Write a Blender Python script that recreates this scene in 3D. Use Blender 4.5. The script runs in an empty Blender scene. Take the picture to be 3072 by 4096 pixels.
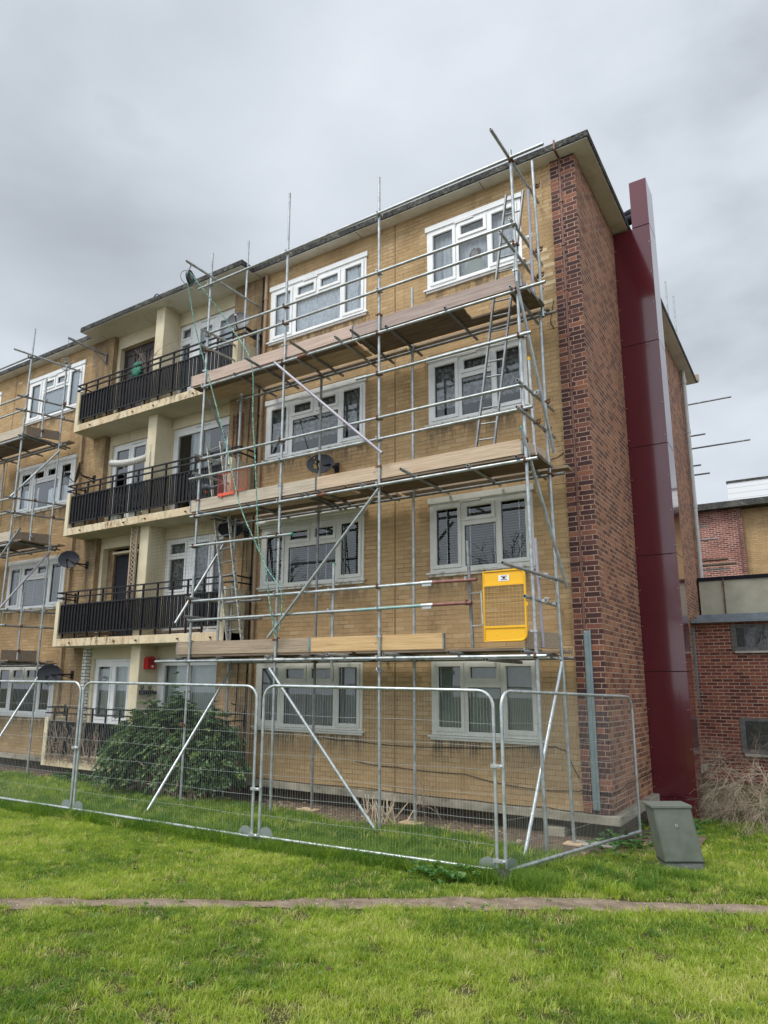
import bpy, math, random
import numpy as np
from mathutils import Vector, Matrix
R = math.radians
rnd = random.Random(7)
nr = np.random.RandomState(11)
S = bpy.context.scene
col = S.collection

# ------------------------------------------------------------------ camera
cam = bpy.data.cameras.new('camera'); camo = bpy.data.objects.new('camera', cam); col.objects.link(camo)
camo.matrix_world = Matrix(((0.83852594, 0.10482455, 0.53468314, 2.64257802),
                            (0.54479434, -0.17672908, -0.8197353, -10.25650298),
                            (0.00856568, 0.97866166, -0.20529974, 1.70702165),
                            (0, 0, 0, 1)))
cam.sensor_fit = 'HORIZONTAL'; cam.sensor_width = 36.0
cam.lens = 36.0*2803.127/3072.0
cam.shift_x = 72.901/3072.0; cam.shift_y = 101.568/3072.0
cam.clip_start = 0.05; cam.clip_end = 2000
S.camera = camo

# ------------------------------------------------------------------ sky and sun
SUN_EL, SUN_AZ = R(58), R(205)      # azimuth clockwise from +Y
W = bpy.data.worlds.new('World'); S.world = W; W.use_nodes = True
nt = W.node_tree; nt.nodes.clear()
def wn(t, **k):
    n = nt.nodes.new(t)
    for a, b in k.items(): setattr(n, a, b)
    return n
wl = nt.links.new
out = wn('ShaderNodeOutputWorld'); bg = wn('ShaderNodeBackground'); wl(bg.outputs[0], out.inputs[0])
bg.inputs[1].default_value = 0.1
sky = wn('ShaderNodeTexSky'); sky.sky_type = 'NISHITA'; sky.sun_disc = False
sky.sun_elevation = SUN_EL; sky.sun_rotation = SUN_AZ; sky.dust_density = 2.0
tc = wn('ShaderNodeTexCoord')
mp = wn('ShaderNodeMapping'); mp.inputs['Scale'].default_value = (1, 1, 1.9); mp.inputs['Location'].default_value = (3.35, 1.1, 0.2)
wl(tc.outputs['Generated'], mp.inputs[0])
n1 = wn('ShaderNodeTexNoise'); n1.inputs['Scale'].default_value = 1.7; n1.inputs['Detail'].default_value = 7; n1.inputs['Roughness'].default_value = .46
n1.inputs['Distortion'].default_value = .25
wl(mp.outputs[0], n1.inputs['Vector'])
r1 = wn('ShaderNodeValToRGB')
val = n1.outputs[0]
n3 = wn('ShaderNodeTexNoise'); n3.inputs['Scale'].default_value = 4.5; n3.inputs['Detail'].default_value = 6; wl(mp.outputs[0], n3.inputs['Vector'])
for dvec, w_, lo_ in (((-.62, .47, .64), -.14, .95), ((-.715, .44, .545), -.06, .965), ((-.70, .40, .66), -.09, .955), ((-.345, .686, .641), -.11, .985), ((-.566, .60, .56), .03, .985), ((-.06, .84, .54), .03, .93)):
    L_ = math.sqrt(sum(c*c for c in dvec)); dvec = tuple(c/L_ for c in dvec)
    dp = wn('ShaderNodeVectorMath'); dp.operation = 'DOT_PRODUCT'; wl(tc.outputs['Generated'], dp.inputs[0]); dp.inputs[1].default_value = dvec
    m_ = wn('ShaderNodeMapRange'); m_.interpolation_type = 'SMOOTHSTEP'; m_.inputs[1].default_value = lo_; m_.inputs[2].default_value = 1.0; m_.inputs[3].default_value = 0; m_.inputs[4].default_value = w_; wl(dp.outputs['Value'], m_.inputs[0])
    # ragged edges
    k_ = wn('ShaderNodeMath'); k_.operation = 'MULTIPLY'; wl(m_.outputs[0], k_.inputs[0])
    k2 = wn('ShaderNodeMapRange'); k2.inputs[1].default_value = .35; k2.inputs[2].default_value = .62; k2.inputs[3].default_value = .35; k2.inputs[4].default_value = 1.35; wl(n3.outputs[0], k2.inputs[0]); wl(k2.outputs[0], k_.inputs[1])
    a_ = wn('ShaderNodeMath'); a_.operation = 'ADD'; wl(val, a_.inputs[0]); wl(k_.outputs[0], a_.inputs[1]); val = a_.outputs[0]
b_ = wn('ShaderNodeMapRange'); b_.inputs[3].default_value = -.15; b_.inputs[4].default_value = .15; b_.inputs[1].default_value = .3; b_.inputs[2].default_value = .7; b_.clamp = False; wl(n3.outputs[0], b_.inputs[0])
a_ = wn('ShaderNodeMath'); a_.operation = 'ADD'; wl(val, a_.inputs[0]); wl(b_.outputs[0], a_.inputs[1]); wl(a_.outputs[0], r1.inputs[0])
e = r1.color_ramp.elements
for p_, c_ in ((.24, (.43, .465, .51)), (.36, (.51, .55, .60)), (.47, (.585, .63, .685)), (.58, (.635, .68, .735))):
    q_ = r1.color_ramp.elements.new(p_); q_.color = (*c_, 1)
e = r1.color_ramp.elements
e[0].position = .02; e[0].color = (.30, .325, .36, 1)
e[-1].position = .74; e[-1].color = (.70, .745, .80, 1)
# the clouds are thinner and brighter to the right of the picture, heavier to the left
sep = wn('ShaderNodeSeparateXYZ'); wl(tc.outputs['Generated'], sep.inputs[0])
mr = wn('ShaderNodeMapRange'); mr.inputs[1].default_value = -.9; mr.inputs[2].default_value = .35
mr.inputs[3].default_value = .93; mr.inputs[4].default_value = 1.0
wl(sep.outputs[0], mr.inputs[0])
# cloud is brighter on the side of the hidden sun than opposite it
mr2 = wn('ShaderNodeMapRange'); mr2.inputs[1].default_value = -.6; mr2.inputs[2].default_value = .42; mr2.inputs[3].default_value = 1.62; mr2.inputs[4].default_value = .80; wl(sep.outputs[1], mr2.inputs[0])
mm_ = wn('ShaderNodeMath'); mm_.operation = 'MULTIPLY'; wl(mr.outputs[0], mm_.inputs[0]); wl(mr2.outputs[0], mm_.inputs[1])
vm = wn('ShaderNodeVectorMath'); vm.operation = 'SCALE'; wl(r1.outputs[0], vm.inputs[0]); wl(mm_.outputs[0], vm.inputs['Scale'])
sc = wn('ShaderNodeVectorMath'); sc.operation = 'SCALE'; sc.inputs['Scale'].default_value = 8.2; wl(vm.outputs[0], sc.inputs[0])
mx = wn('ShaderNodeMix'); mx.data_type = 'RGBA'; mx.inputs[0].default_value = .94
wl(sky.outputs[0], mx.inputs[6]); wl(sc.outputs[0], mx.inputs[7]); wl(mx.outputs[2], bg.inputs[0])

sl = bpy.data.lights.new('sun', 'SUN'); so = bpy.data.objects.new('sun', sl); col.objects.link(so)
sl.energy = 1.5; sl.angle = R(22); sl.color = (1, .955, .89)
sd = Vector((math.sin(SUN_AZ)*math.cos(SUN_EL), math.cos(SUN_AZ)*math.cos(SUN_EL), math.sin(SUN_EL)))
so.rotation_euler = sd.to_track_quat('Z', 'Y').to_euler(); so.location = (0, -20, 30)
V = S.view_settings; V.view_transform = 'Standard'; V.look = 'None'; V.exposure = 0.90; V.gamma = 1.0; V.use_curve_mapping = False
S.cycles.max_bounces = 6; S.cycles.transparent_max_bounces = 24; S.cycles.use_denoising = True
S.cycles.sample_clamp_indirect = 6

# ------------------------------------------------------------------ materials
HS = 2.59
MATS = {}
class NT:
    def __init__(s, name):
        s.m = bpy.data.materials.new(name); s.m.use_nodes = True; s.t = s.m.node_tree
        s.b = s.t.nodes['Principled BSDF']; MATS[name] = s.m; s.out = s.t.nodes['Material Output']
        s.tc = s.n('ShaderNodeTexCoord')
    def n(s, t, **k):
        n = s.t.nodes.new(t)
        for a, b in k.items(): setattr(n, a, b)
        return n
    def l(s, a, b): s.t.links.new(a, b)
    def noise(s, scale=5, detail=4, rough=.55, vec=None, sv=None, dist=0):
        n = s.n('ShaderNodeTexNoise'); n.inputs['Scale'].default_value = scale
        n.inputs['Detail'].default_value = detail; n.inputs['Roughness'].default_value = rough; n.inputs['Distortion'].default_value = dist
        v = vec or s.tc.outputs['Object']
        if sv:
            m = s.n('ShaderNodeMapping'); m.inputs['Scale'].default_value = sv; s.l(v, m.inputs[0]); v = m.outputs[0]
        s.l(v, n.inputs['Vector']); return n.outputs[0]
    def ramp(s, fac, stops):
        r = s.n('ShaderNodeValToRGB'); s.l(fac, r.inputs[0]); el = r.color_ramp.elements
        while len(el) < len(stops): el.new(.5)
        for e_, (p, c) in zip(el, stops):
            e_.position = p; e_.color = (*c, 1) if len(c) == 3 else c
        return r.outputs[0]
    def mix(s, fac, a, b, mode='MIX'):
        m = s.n('ShaderNodeMix'); m.data_type = 'RGBA'; m.blend_type = mode
        for sock, v in ((m.inputs[0], fac), (m.inputs[6], a), (m.inputs[7], b)):
            if isinstance(v, (int, float)): sock.default_value = v
            elif isinstance(v, tuple): sock.default_value = (*v, 1)
            else: s.l(v, sock)
        return m.outputs[2]
    def math(s, op, a, b=None):
        m = s.n('ShaderNodeMath'); m.operation = op
        for sock, v in ((m.inputs[0], a), (m.inputs[1], b)):
            if v is None: continue
            if isinstance(v, (int, float)): sock.default_value = v
            else: s.l(v, sock)
        return m.outputs[0]
    def setc(s, c):
        if isinstance(c, tuple): s.b.inputs['Base Color'].default_value = (*c, 1)
        else: s.l(c, s.b.inputs['Base Color'])
    def bump(s, h, strength=.3, dist=.01):
        b = s.n('ShaderNodeBump'); b.inputs['Strength'].default_value = strength; b.inputs['Distance'].default_value = dist
        s.l(h, b.inputs['Height']); s.l(b.outputs[0], s.b.inputs['Normal'])
    def p(s, **k):
        for a, v in k.items(): s.b.inputs[{'rough': 'Roughness', 'metal': 'Metallic', 'spec': 'Specular IOR Level', 'coat': 'Coat Weight', 'trans': 'Transmission Weight'}[a]].default_value = v
    def uvw(s):
        """wall coordinates: along the wall, up"""
        g = s.n('ShaderNodeNewGeometry'); sp = s.n('ShaderNodeSeparateXYZ'); s.l(g.outputs['Normal'], sp.inputs[0])
        po = s.n('ShaderNodeSeparateXYZ'); s.l(s.tc.outputs['Object'], po.inputs[0])
        f = s.math('GREATER_THAN', s.math('ABSOLUTE', sp.outputs[0]), .6)
        m = s.n('ShaderNodeMix'); m.data_type = 'FLOAT'; s.l(f, m.inputs[0]); s.l(po.outputs[0], m.inputs[2]); s.l(po.outputs[1], m.inputs[3])
        c = s.n('ShaderNodeCombineXYZ'); s.l(m.outputs[0], c.inputs[0]); s.l(po.outputs[2], c.inputs[1])
        return c.outputs[0]
    def brick(s, vec, w=.225, h=.0762, mortar=.008, off=.5, sq=1.0, sqf=2, smooth=.1):
        b = s.n('ShaderNodeTexBrick'); s.l(vec, b.inputs['Vector'])
        b.offset = off; b.squash = sq; b.squash_frequency = sqf; b.offset_frequency = 2
        b.inputs['Color1'].default_value = (0, 0, 0, 1); b.inputs['Color2'].default_value = (1, 1, 1, 1); b.inputs['Mortar'].default_value = (0, 0, 0, 1)
        b.inputs['Scale'].default_value = 1; b.inputs['Mortar Size'].default_value = mortar; b.inputs['Mortar Smooth'].default_value = smooth
        b.inputs['Brick Width'].default_value = w; b.inputs['Row Height'].default_value = h; b.inputs['Bias'].default_value = 0
        return b.outputs[0], b.outputs[1]

def simple(name, c, rough=.6, metal=0., c2=None, sc=6, bump=0, bsc=60, sv=None, spec=.5, lo=.35, hi=.65):
    s = NT(name)
    if c2: s.setc(s.ramp(s.noise(sc, 5, .6, sv=sv), [(lo, c), (hi, c2)]))
    else: s.setc(c)
    s.p(rough=rough, metal=metal, spec=spec)
    if bump: s.bump(s.noise(bsc, 4, .6, sv=sv), bump, .004)
    return s.m

def warp(s, v, amt=.006, scale=9):
    n = s.n('ShaderNodeTexNoise'); n.inputs['Scale'].default_value = scale; n.inputs['Detail'].default_value = 3; s.l(s.tc.outputs['Object'], n.inputs['Vector'])
    a = s.n('ShaderNodeVectorMath'); a.operation = 'SUBTRACT'; s.l(n.outputs[1], a.inputs[0]); a.inputs[1].default_value = (.5, .5, .5)
    b = s.n('ShaderNodeVectorMath'); b.operation = 'SCALE'; s.l(a.outputs[0], b.inputs[0]); b.inputs['Scale'].default_value = amt
    c = s.n('ShaderNodeVectorMath'); c.operation = 'ADD'; s.l(v, c.inputs[0]); s.l(b.outputs[0], c.inputs[1]); return c.outputs[0]

# yellow painted stock brick
def yellow(name, stain=.55):
    s = NT(name); v = warp(s, s.uvw(), .009)
    cc, mo = s.brick(v, mortar=.0048, smooth=.35)
    base = s.ramp(cc, [(0, (.410, .280, .146)), (.45, (.450, .306, .162)), (.8, (.475, .327, .175)), (1, (.505, .365, .21))])
    grain = s.ramp(s.noise(70, 4, .7), [(.3, (.72, .72, .72)), (.6, (1, 1, 1))])
    base = s.mix(1, base, grain, 'MULTIPLY')
    mcol = s.ramp(s.noise(2.1, 4, .6), [(.42, (.42, .30, .155)), (.56, (.27, .19, .10)), (.72, (.12, .085, .05))])
    base = s.mix(s.math('MULTIPLY', mo, .9), base, mcol)
    patch = s.ramp(s.noise(.55, 5, .62), [(.33, (.72, .69, .63)), (.48, (1, 1, 1)), (.66, (1.06, 1.04, 1.0))])
    base = s.mix(.9, base, patch, 'MULTIPLY')
    streak = s.ramp(s.noise(1.0, 5, .65, sv=(2.4, 2.4, .28)), [(.30, (.55, .51, .46)), (.42, (1, 1, 1))])
    base = s.mix(stain, base, streak, 'MULTIPLY')
    pale = s.ramp(s.noise(3.3, 5, .7), [(.63, (0, 0, 0)), (.72, (1, 1, 1))])
    base = s.mix(s.math('MULTIPLY', pale, .35), base, (.62, .47, .27))
    g_ = s.n('ShaderNodeSeparateXYZ'); s.l(s.tc.outputs['Object'], g_.inputs[0])
    md = s.math('MODULO', s.math('ADD', g_.outputs[2], HS-.94+.09), HS)           # runs of grime under the rows of sills
    below = s.math('MULTIPLY', s.math('GREATER_THAN', md, HS-.36), s.math('SUBTRACT', 1.0, s.math('MULTIPLY', s.math('SUBTRACT', HS, md), 2.6)))
    xr = None
    for a_, b_ in ((-2.8, -.92), (-6.5, -4.0), (-15.4, -12.7)):
        q_ = s.math('MULTIPLY', s.math('GREATER_THAN', g_.outputs[0], a_), s.math('LESS_THAN', g_.outputs[0], b_)); xr = q_ if xr is None else s.math('ADD', xr, q_)
    rag = s.ramp(s.noise(3.2, 6, .75, sv=(2.2, 2, .5)), [(.42, (0, 0, 0)), (.56, (1, 1, 1))])
    base = s.mix(s.math('MULTIPLY', s.math('MULTIPLY', s.math('MULTIPLY', below, xr), rag), .85), base, (.085, .07, .05))
    if stain > .8:
        soot = s.ramp(s.noise(.9, 6, .72, sv=(1.6, 1.6, .6)), [(.36, (.9, .9, .9)), (.60, (.12, .12, .12))])
        base = s.mix(s.math('MULTIPLY', soot, .85), base, (.075, .062, .048))
    s.setc(base); s.p(rough=.88, spec=.2)
    h = s.math('SUBTRACT', s.math('MULTIPLY', s.noise(45, 4, .6), .3), mo)
    s.bump(h, .75, .010)
    return s.m
M_YEL = yellow('yellow_brick')
M_YELS = yellow('sooty_yellow_brick', .95)

def red(name, dark=(.135, .058, .042), mid=(.205, .086, .056), hot=(.37, .165, .09), mort=(.44, .30, .215), sq=1.0, off=.5, w=.225, groups=True, mortar=.010, hotlim=.72):
    s = NT(name); v = warp(s, s.uvw(), .010, 12)
    cc, mo = s.brick(v, w=w, mortar=mortar, sq=sq, off=off, smooth=.25)
    # per-brick value shifted by a slow noise so that orange bricks come in loose groups
    f = cc
    if groups:
        f = s.math('ADD', s.math('MULTIPLY', cc, .80), s.math('MULTIPLY', s.ramp(s.noise(1.3, 4, .7), [(.38, (0, 0, 0)), (.66, (1, 1, 1))]), .42))
    base = s.ramp(f, [(0, dark), (.25, tuple(x*1.05 for x in dark)), (.5, mid), (hotlim-.12, tuple(x*1.15 for x in mid)), (hotlim, hot), (1, tuple(x*.85 for x in hot))])
    g = s.ramp(s.noise(38, 5, .7), [(.3, (.66, .66, .68)), (.6, (1.05, 1.05, 1.05))])
    base = s.mix(1, base, g, 'MULTIPLY')
    mm = s.ramp(s.noise(2.5, 4, .6), [(.35, tuple(x*.6 for x in mort)), (.6, mort)])
    base = s.mix(mo, base, mm)
    s.setc(base); s.p(rough=.8, spec=.25)
    h = s.math('SUBTRACT', s.math('MULTIPLY', s.noise(60, 4, .6), .25), mo)
    s.bump(h, .7, .009); return s.m
M_RED = red('purple_red_brick')
M_PIER = red('pier_red_brick', sq=.52, off=.5, groups=False, hot=(.27, .11, .065), hotlim=.88, mortar=.0065, dark=(.060, .028, .029), mid=(.110, .046, .040))
M_RED2 = red('red_garden_brick', (.12, .036, .028), (.19, .058, .042), (.30, .10, .06), (.42, .33, .26), mortar=.010)
M_RED3 = red('far_red_brick', (.16, .05, .04), (.24, .075, .06), (.34, .13, .10), (.55, .45, .38))
M_WBRICK = (lambda s: (lambda cm: (s.setc(s.mix(cm[1], (.66, .66, .62), (.10, .10, .09))), s.p(rough=.7), s.m)[-1])(s.brick(s.uvw(), mortar=.009)))(NT('white_painted_brick'))

def render_mat(name, c, c2, stain=(.25, .2, .12)):
    s = NT(name)
    b = s.ramp(s.noise(1.4, 5, .6), [(.35, c2), (.6, c)])
    st = s.ramp(s.noise(1.6, 6, .7, sv=(3, 3, .7)), [(.60, (0, 0, 0)), (.80, (1, 1, 1))])
    b = s.mix(s.math('MULTIPLY', st, .55), b, stain)
    s.setc(b); s.p(rough=.9, spec=.15)
    s.bump(s.noise(34, 5, .75), .8, .02); return s.m
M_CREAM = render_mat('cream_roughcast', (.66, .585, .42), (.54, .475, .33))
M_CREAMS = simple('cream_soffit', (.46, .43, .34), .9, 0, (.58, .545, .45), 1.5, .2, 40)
def edge_mat():
    s = NT('stained_cream_concrete')
    b = s.ramp(s.noise(2.2, 5, .65), [(.35, (.56, .42, .27)), (.6, (.64, .55, .38))])
    d = s.ramp(s.noise(5.5, 7, .82, sv=(1.7, 1, .55)), [(.50, (0, 0, 0)), (.60, (1, 1, 1))])
    f = s.math('MULTIPLY', d, s.ramp(s.noise(.5, 3, .5), [(.30, (.12, .12, .12)), (.60, (.85, .85, .85))]))
    s.setc(s.mix(f, b, (.10, .075, .05))); s.p(rough=.9, spec=.15); s.bump(s.noise(28, 5, .8), .7, .014); return s.m
M_EDGE = edge_mat()
M_CONC = simple('weathered_concrete', (.16, .145, .11), .92, 0, (.36, .33, .26), 3.2, .7, 40, lo=.32, hi=.62)
M_FASC = (lambda s: (s.setc(s.mix(s.ramp(s.noise(3, 5, .7), [(.45, (0, 0, 0)), (.62, (1, 1, 1))]), s.ramp(s.noise(24, 6, .9), [(.42, (.014, .014, .013)), (.60, (.13, .13, .125))]), s.ramp(s.noise(26, 6, .9), [(.42, (.03, .03, .024)), (.60, (.26, .26, .23))]))), s.p(rough=.95, spec=.1), s.bump(s.noise(50, 5, .8), 1, .03), s.m)[-1])(NT('mossy_chipping_felt'))
M_SOFF = (lambda s: (s.setc(s.mix(s.math('MULTIPLY', s.ramp(s.noise(2.0, 6, .75), [(.52, (0, 0, 0)), (.72, (1, 1, 1))]), .6), s.ramp(s.noise(.8, 4, .5), [(.3, (.62, .60, .56)), (.65, (.76, .75, .73)) ]), (.42, .37, .28))), s.p(rough=.85), s.m)[-1])(NT('painted_soffit'))
M_UPVC = simple('white_upvc', (.68, .69, .685), .38, 0, (.77, .775, .77), 4)
M_UPVCO = simple('aged_cream_upvc', (.55, .55, .50), .45, 0, (.63, .63, .59), 4)
M_SILL = simple('flaking_sill_paint', (.30, .26, .20), .8, 0, (.60, .59, .54), 9, .3, 50, lo=.38, hi=.5)
M_ROOM = simple('dark_interior', (.045, .042, .04), .95)
def steel(name, a=(.30, .33, .335), b=(.47, .50, .50), rough=.42, metal=.55, rust=0):
    s = NT(name)
    c = s.ramp(s.noise(9, 5, .6), [(.35, a), (.62, b)])
    c = s.mix(1, c, s.ramp(s.noise(70, 3, .6), [(.3, (.82, .82, .82)), (.7, (1.06, 1.06, 1.06))]), 'MULTIPLY')
    dk = s.ramp(s.noise(3.1, 5, .75), [(.60, (0, 0, 0)), (.72, (1, 1, 1))])
    c = s.mix(s.math('MULTIPLY', dk, .5), c, (.15, .15, .145))
    if rust: c = s.mix(s.math('MULTIPLY', s.ramp(s.noise(6, 5, .7), [(.58, (0, 0, 0)), (.66, (1, 1, 1))]), rust), c, (.22, .09, .04))
    s.setc(c); s.p(rough=rough, metal=metal); return s.m
M_STEEL = steel('galvanised_tube', rust=.35)
M_STEELD = steel('dull_grey_tube', (.16, .165, .165), (.27, .275, .275), .55, .4, .4)
M_STEELL = steel('bright_fence_tube', (.36, .40, .41), (.56, .60, .61), .36, .55)
M_BRIGHT = simple('new_zinc', (.42, .44, .45), .4, .6, (.56, .58, .59), 12)
M_RUST = simple('rusty_iron', (.10, .045, .025), .85, .1, (.26, .12, .07), 25, .3)
M_REDT = simple('red_oxide_tube', (.17, .06, .05), .6, .1, (.28, .13, .11), 7)
M_LILAC = simple('lilac_painted_tube', (.30, .27, .33), .5, .2, (.38, .38, .41), 4)
M_TEAL = simple('teal_painted_tube', (.20, .36, .34), .5, .2, (.34, .42, .42), 5)
M_WIRE = simple('mesh_wire', (.50, .53, .54), .4, .6)
M_ALU = simple('aluminium', (.40, .42, .43), .38, .7, (.52, .54, .55), 10)
def wood(name, a, b, kn=.5):
    s = NT(name)
    c = s.ramp(s.noise(3, 6, .65, sv=(.6, 14, 22)), [(.32, a), (.62, b)])
    st = s.ramp(s.noise(2.2, 5, .7, sv=(.5, 2, 5)), [(.56, (0, 0, 0)), (.75, (1, 1, 1))])
    c = s.mix(s.math('MULTIPLY', st, .5), c, tuple(x*.45 for x in a))
    vo = s.n('ShaderNodeTexVoronoi'); vo.inputs['Scale'].default_value = 2.3; s.l(s.tc.outputs['Object'], vo.inputs['Vector'])
    k = s.ramp(vo.outputs[0], [(.03, (1, 1, 1)), (.065, (0, 0, 0))]); c = s.mix(s.math('MULTIPLY', k, kn), c, tuple(x*.35 for x in a))
    s.setc(c); s.p(rough=.8, spec=.2); s.bump(s.noise(6, 5, .7, sv=(1, 16, 26)), .4, .004); return s.m
M_WGREY = wood('grey_board', (.22, .165, .115), (.40, .32, .235))
M_WPALE = wood('pale_board', (.34, .28, .21), (.52, .46, .37))
M_WTAN = wood('tan_board', (.38, .275, .185), (.57, .45, .33))
M_WPINK = wood('pinkish_board', (.37, .275, .225), (.55, .43, .36))
M_WRED = wood('reddish_brown_board', (.24, .185, .16), (.42, .34, .30))
M_WFRESH = wood('fresh_pine_board', (.44, .28, .13), (.60, .42, .22), .7)
M_WDECK = wood('dirty_deck_board', (.10, .075, .055), (.23, .175, .13))
M_BLACK = simple('black_gloss_paint', (.006, .006, .008), .5, 0, (.016, .015, .015), 14, spec=.25)
M_BLACKM = simple('black_sheet', (.004, .005, .012), .6, 0, (.010, .011, .018), 5, spec=.2)
M_DOOR = simple('dark_timber_door', (.020, .012, .014), .4, 0, (.035, .02, .022), 7)
M_NAVY = simple('navy_screen', (.003, .005, .014), .7)
M_MAROON = (lambda s: (s.setc(s.ramp(s.noise(.7, 3, .5), [(.3, (.082, .010, .017)), (.7, (.104, .013, .021))])), s.p(rough=.11, spec=.55, coat=.35), s.m)[-1])(NT('maroon_gloss_cladding'))
M_SEAM = simple('dark_seal', (.02, .012, .014), .8)
M_YELP = (lambda s: (s.setc(s.mix(s.ramp(s.noise(16, 4, .7), [(.70, (0, 0, 0)), (.73, (1, 1, 1))]), (.80, .43, .01), (.12, .06, .03))), s.p(rough=.42), s.m)[-1])(NT('yellow_gate_paint'))
M_REDP = simple('red_postbox_paint', (.42, .012, .012), .35)
M_ORANGE = simple('orange_red_paint', (.68, .10, .045), .5, 0, (.5, .07, .035), 8)
M_DISH = simple('dark_grey_dish', (.026, .029, .037), .6, 0, (.042, .045, .053), 5, spec=.3)
M_DISHB = simple('light_grey_dish', (.075, .078, .09), .55, 0, (.11, .11, .12), 5)
M_BROWNP = simple('brown_copper_strip', (.14, .06, .045), .6, .1, (.19, .085, .065), 10)
M_GREYP = simple('blue_grey_trunking', (.17, .225, .235), .45, .1, (.22, .275, .285), 6)
M_PIPE = simple('pale_soil_pipe', (.42, .41, .38), .45, 0, (.52, .51, .48), 6)
M_PIPEB = simple('buff_drainpipe', (.30, .20, .12), .7, 0, (.36, .26, .17), 6)
M_FLEX = simple('white_flexible_hose', (.52, .51, .48), .6)
M_GREENC = simple('olive_green_cabinet', (.110, .126, .104), .5, .0, (.150, .166, .140), 6, .15, 40)
M_RUBBER = simple('black_rubber', (.018, .018, .020), .7, 0, (.035, .035, .036), 20, .4, 60)
M_LEADB = simple('blue_grey_lead', (.16, .19, .22), .5, .2, (.24, .27, .30), 5)
M_WCLAD = (lambda s: (lambda w: (s.setc(s.ramp(w.outputs[0], [(.04, (.35, .37, .38)), (.09, (.72, .74, .76))])), s.p(rough=.5), s.m)[-1])((lambda m: (lambda w: (setattr(w, 'bands_direction', 'Z'), setattr(w, 'wave_profile', 'SAW'), w.inputs['Scale'].__setattr__('default_value', 1.45), s.l(s.tc.outputs['Object'], w.inputs['Vector']), w)[-1])(m))(s.n('ShaderNodeTexWave'))))(NT('white_shiplap'))
M_ROPE = (lambda s: (s.setc(s.ramp(s.noise(40, 2, .5), [(.4, (.03, .16, .12)), (.6, (.30, .50, .42))])), s.p(rough=.8), s.m)[-1])(NT('green_rope'))
M_NETG = simple('green_net_bag', (.015, .13, .085), .8)
M_TWIG = simple('dry_twig', (.20, .145, .10), .9, 0, (.40, .31, .23), 14)
M_TWIGP = simple('pale_cut_stem', (.40, .32, .22), .9, 0, (.55, .46, .34), 14)
M_BARK = simple('winter_bark', (.035, .028, .022), .95, 0, (.07, .058, .045), 9)
M_NET = simple('bird_net_cord', (.10, .10, .095), .9)
M_PIGEON = simple('pigeon_feathers', (.035, .038, .05), .6, 0, (.07, .075, .09), 12)
M_STICK = simple('white_sticker', (.75, .75, .75), .4)
M_INK = simple('black_ink', (.02, .02, .02), .5)
M_BLUE = simple('blue_tape', (.03, .07, .25), .5)
M_WORN = simple('paint_splashed_stile', (.28, .29, .29), .5, .3, (.60, .56, .42), 16, lo=.45, hi=.6)
M_STONE = simple('limestone_block', (.32, .30, .27), .9, 0, (.48, .45, .40), 8, .4, 40)
M_PALEP = simple('pale_ply_pad', (.50, .36, .22), .8, 0, (.60, .46, .30), 6)

def glass():
    s = NT('window_glass'); t = s.t
    tr = s.n('ShaderNodeBsdfTransparent'); tr.inputs[0].default_value = (.93, .955, .95, 1)
    gl = s.n('ShaderNodeBsdfGlossy'); gl.inputs['Roughness'].default_value = .004; gl.inputs[0].default_value = (.9, .93, .95, 1)
    fr = s.n('ShaderNodeFresnel'); fr.inputs[0].default_value = 1.5
    b = s.n('ShaderNodeBump'); b.inputs['Strength'].default_value = .012; b.inputs['Distance'].default_value = .02
    s.l(s.noise(2.2, 2, .5), b.inputs['Height']); s.l(b.outputs[0], gl.inputs['Normal'])
    m = s.n('ShaderNodeMixShader'); f = s.math('MINIMUM', s.math('MULTIPLY', fr.outputs[0], 1.7), 1.0)
    s.l(f, m.inputs[0]); s.l(tr.outputs[0], m.inputs[1]); s.l(gl.outputs[0], m.inputs[2])
    s.l(m.outputs[0], s.out.inputs[0]); return s.m
M_GLASS = glass()
def curtain(name, c, c2, lace=0, op=1.0):
    s = NT(name)
    k = s.ramp(s.noise(14, 3, .5), [(.45, c), (.60, c2)])
    s.setc(k); s.p(rough=.9)
    if op < 1: s.b.inputs['Alpha'].default_value = op
    return s.m
M_NETW = curtain('white_net_curtain', (.78, .80, .84), (.90, .92, .95))
M_NETD = curtain('dim_net_curtain', (.13, .14, .14), (.34, .36, .35))
M_NETDP = curtain('leaf_patterned_net', (.12, .125, .13), (.36, .37, .37))
M_BLIND = simple('grey_venetian_slat', (.30, .31, .31), .5, 0, (.36, .37, .37), 4)
M_BLINDD = simple('dark_venetian_slat', (.12, .118, .112), .5, 0, (.17, .165, .16), 4)
M_ROLL = simple('pale_roller_blind', (.40, .44, .41), .8, 0, (.46, .50, .47), 3)
M_ROLLG = simple('green_grey_blind', (.24, .27, .23), .8, 0, (.30, .33, .29), 3)
M_SKYBL = simple('pale_blue_blind', (.42, .47, .50), .8, 0, (.50, .55, .58), 3)

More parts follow.
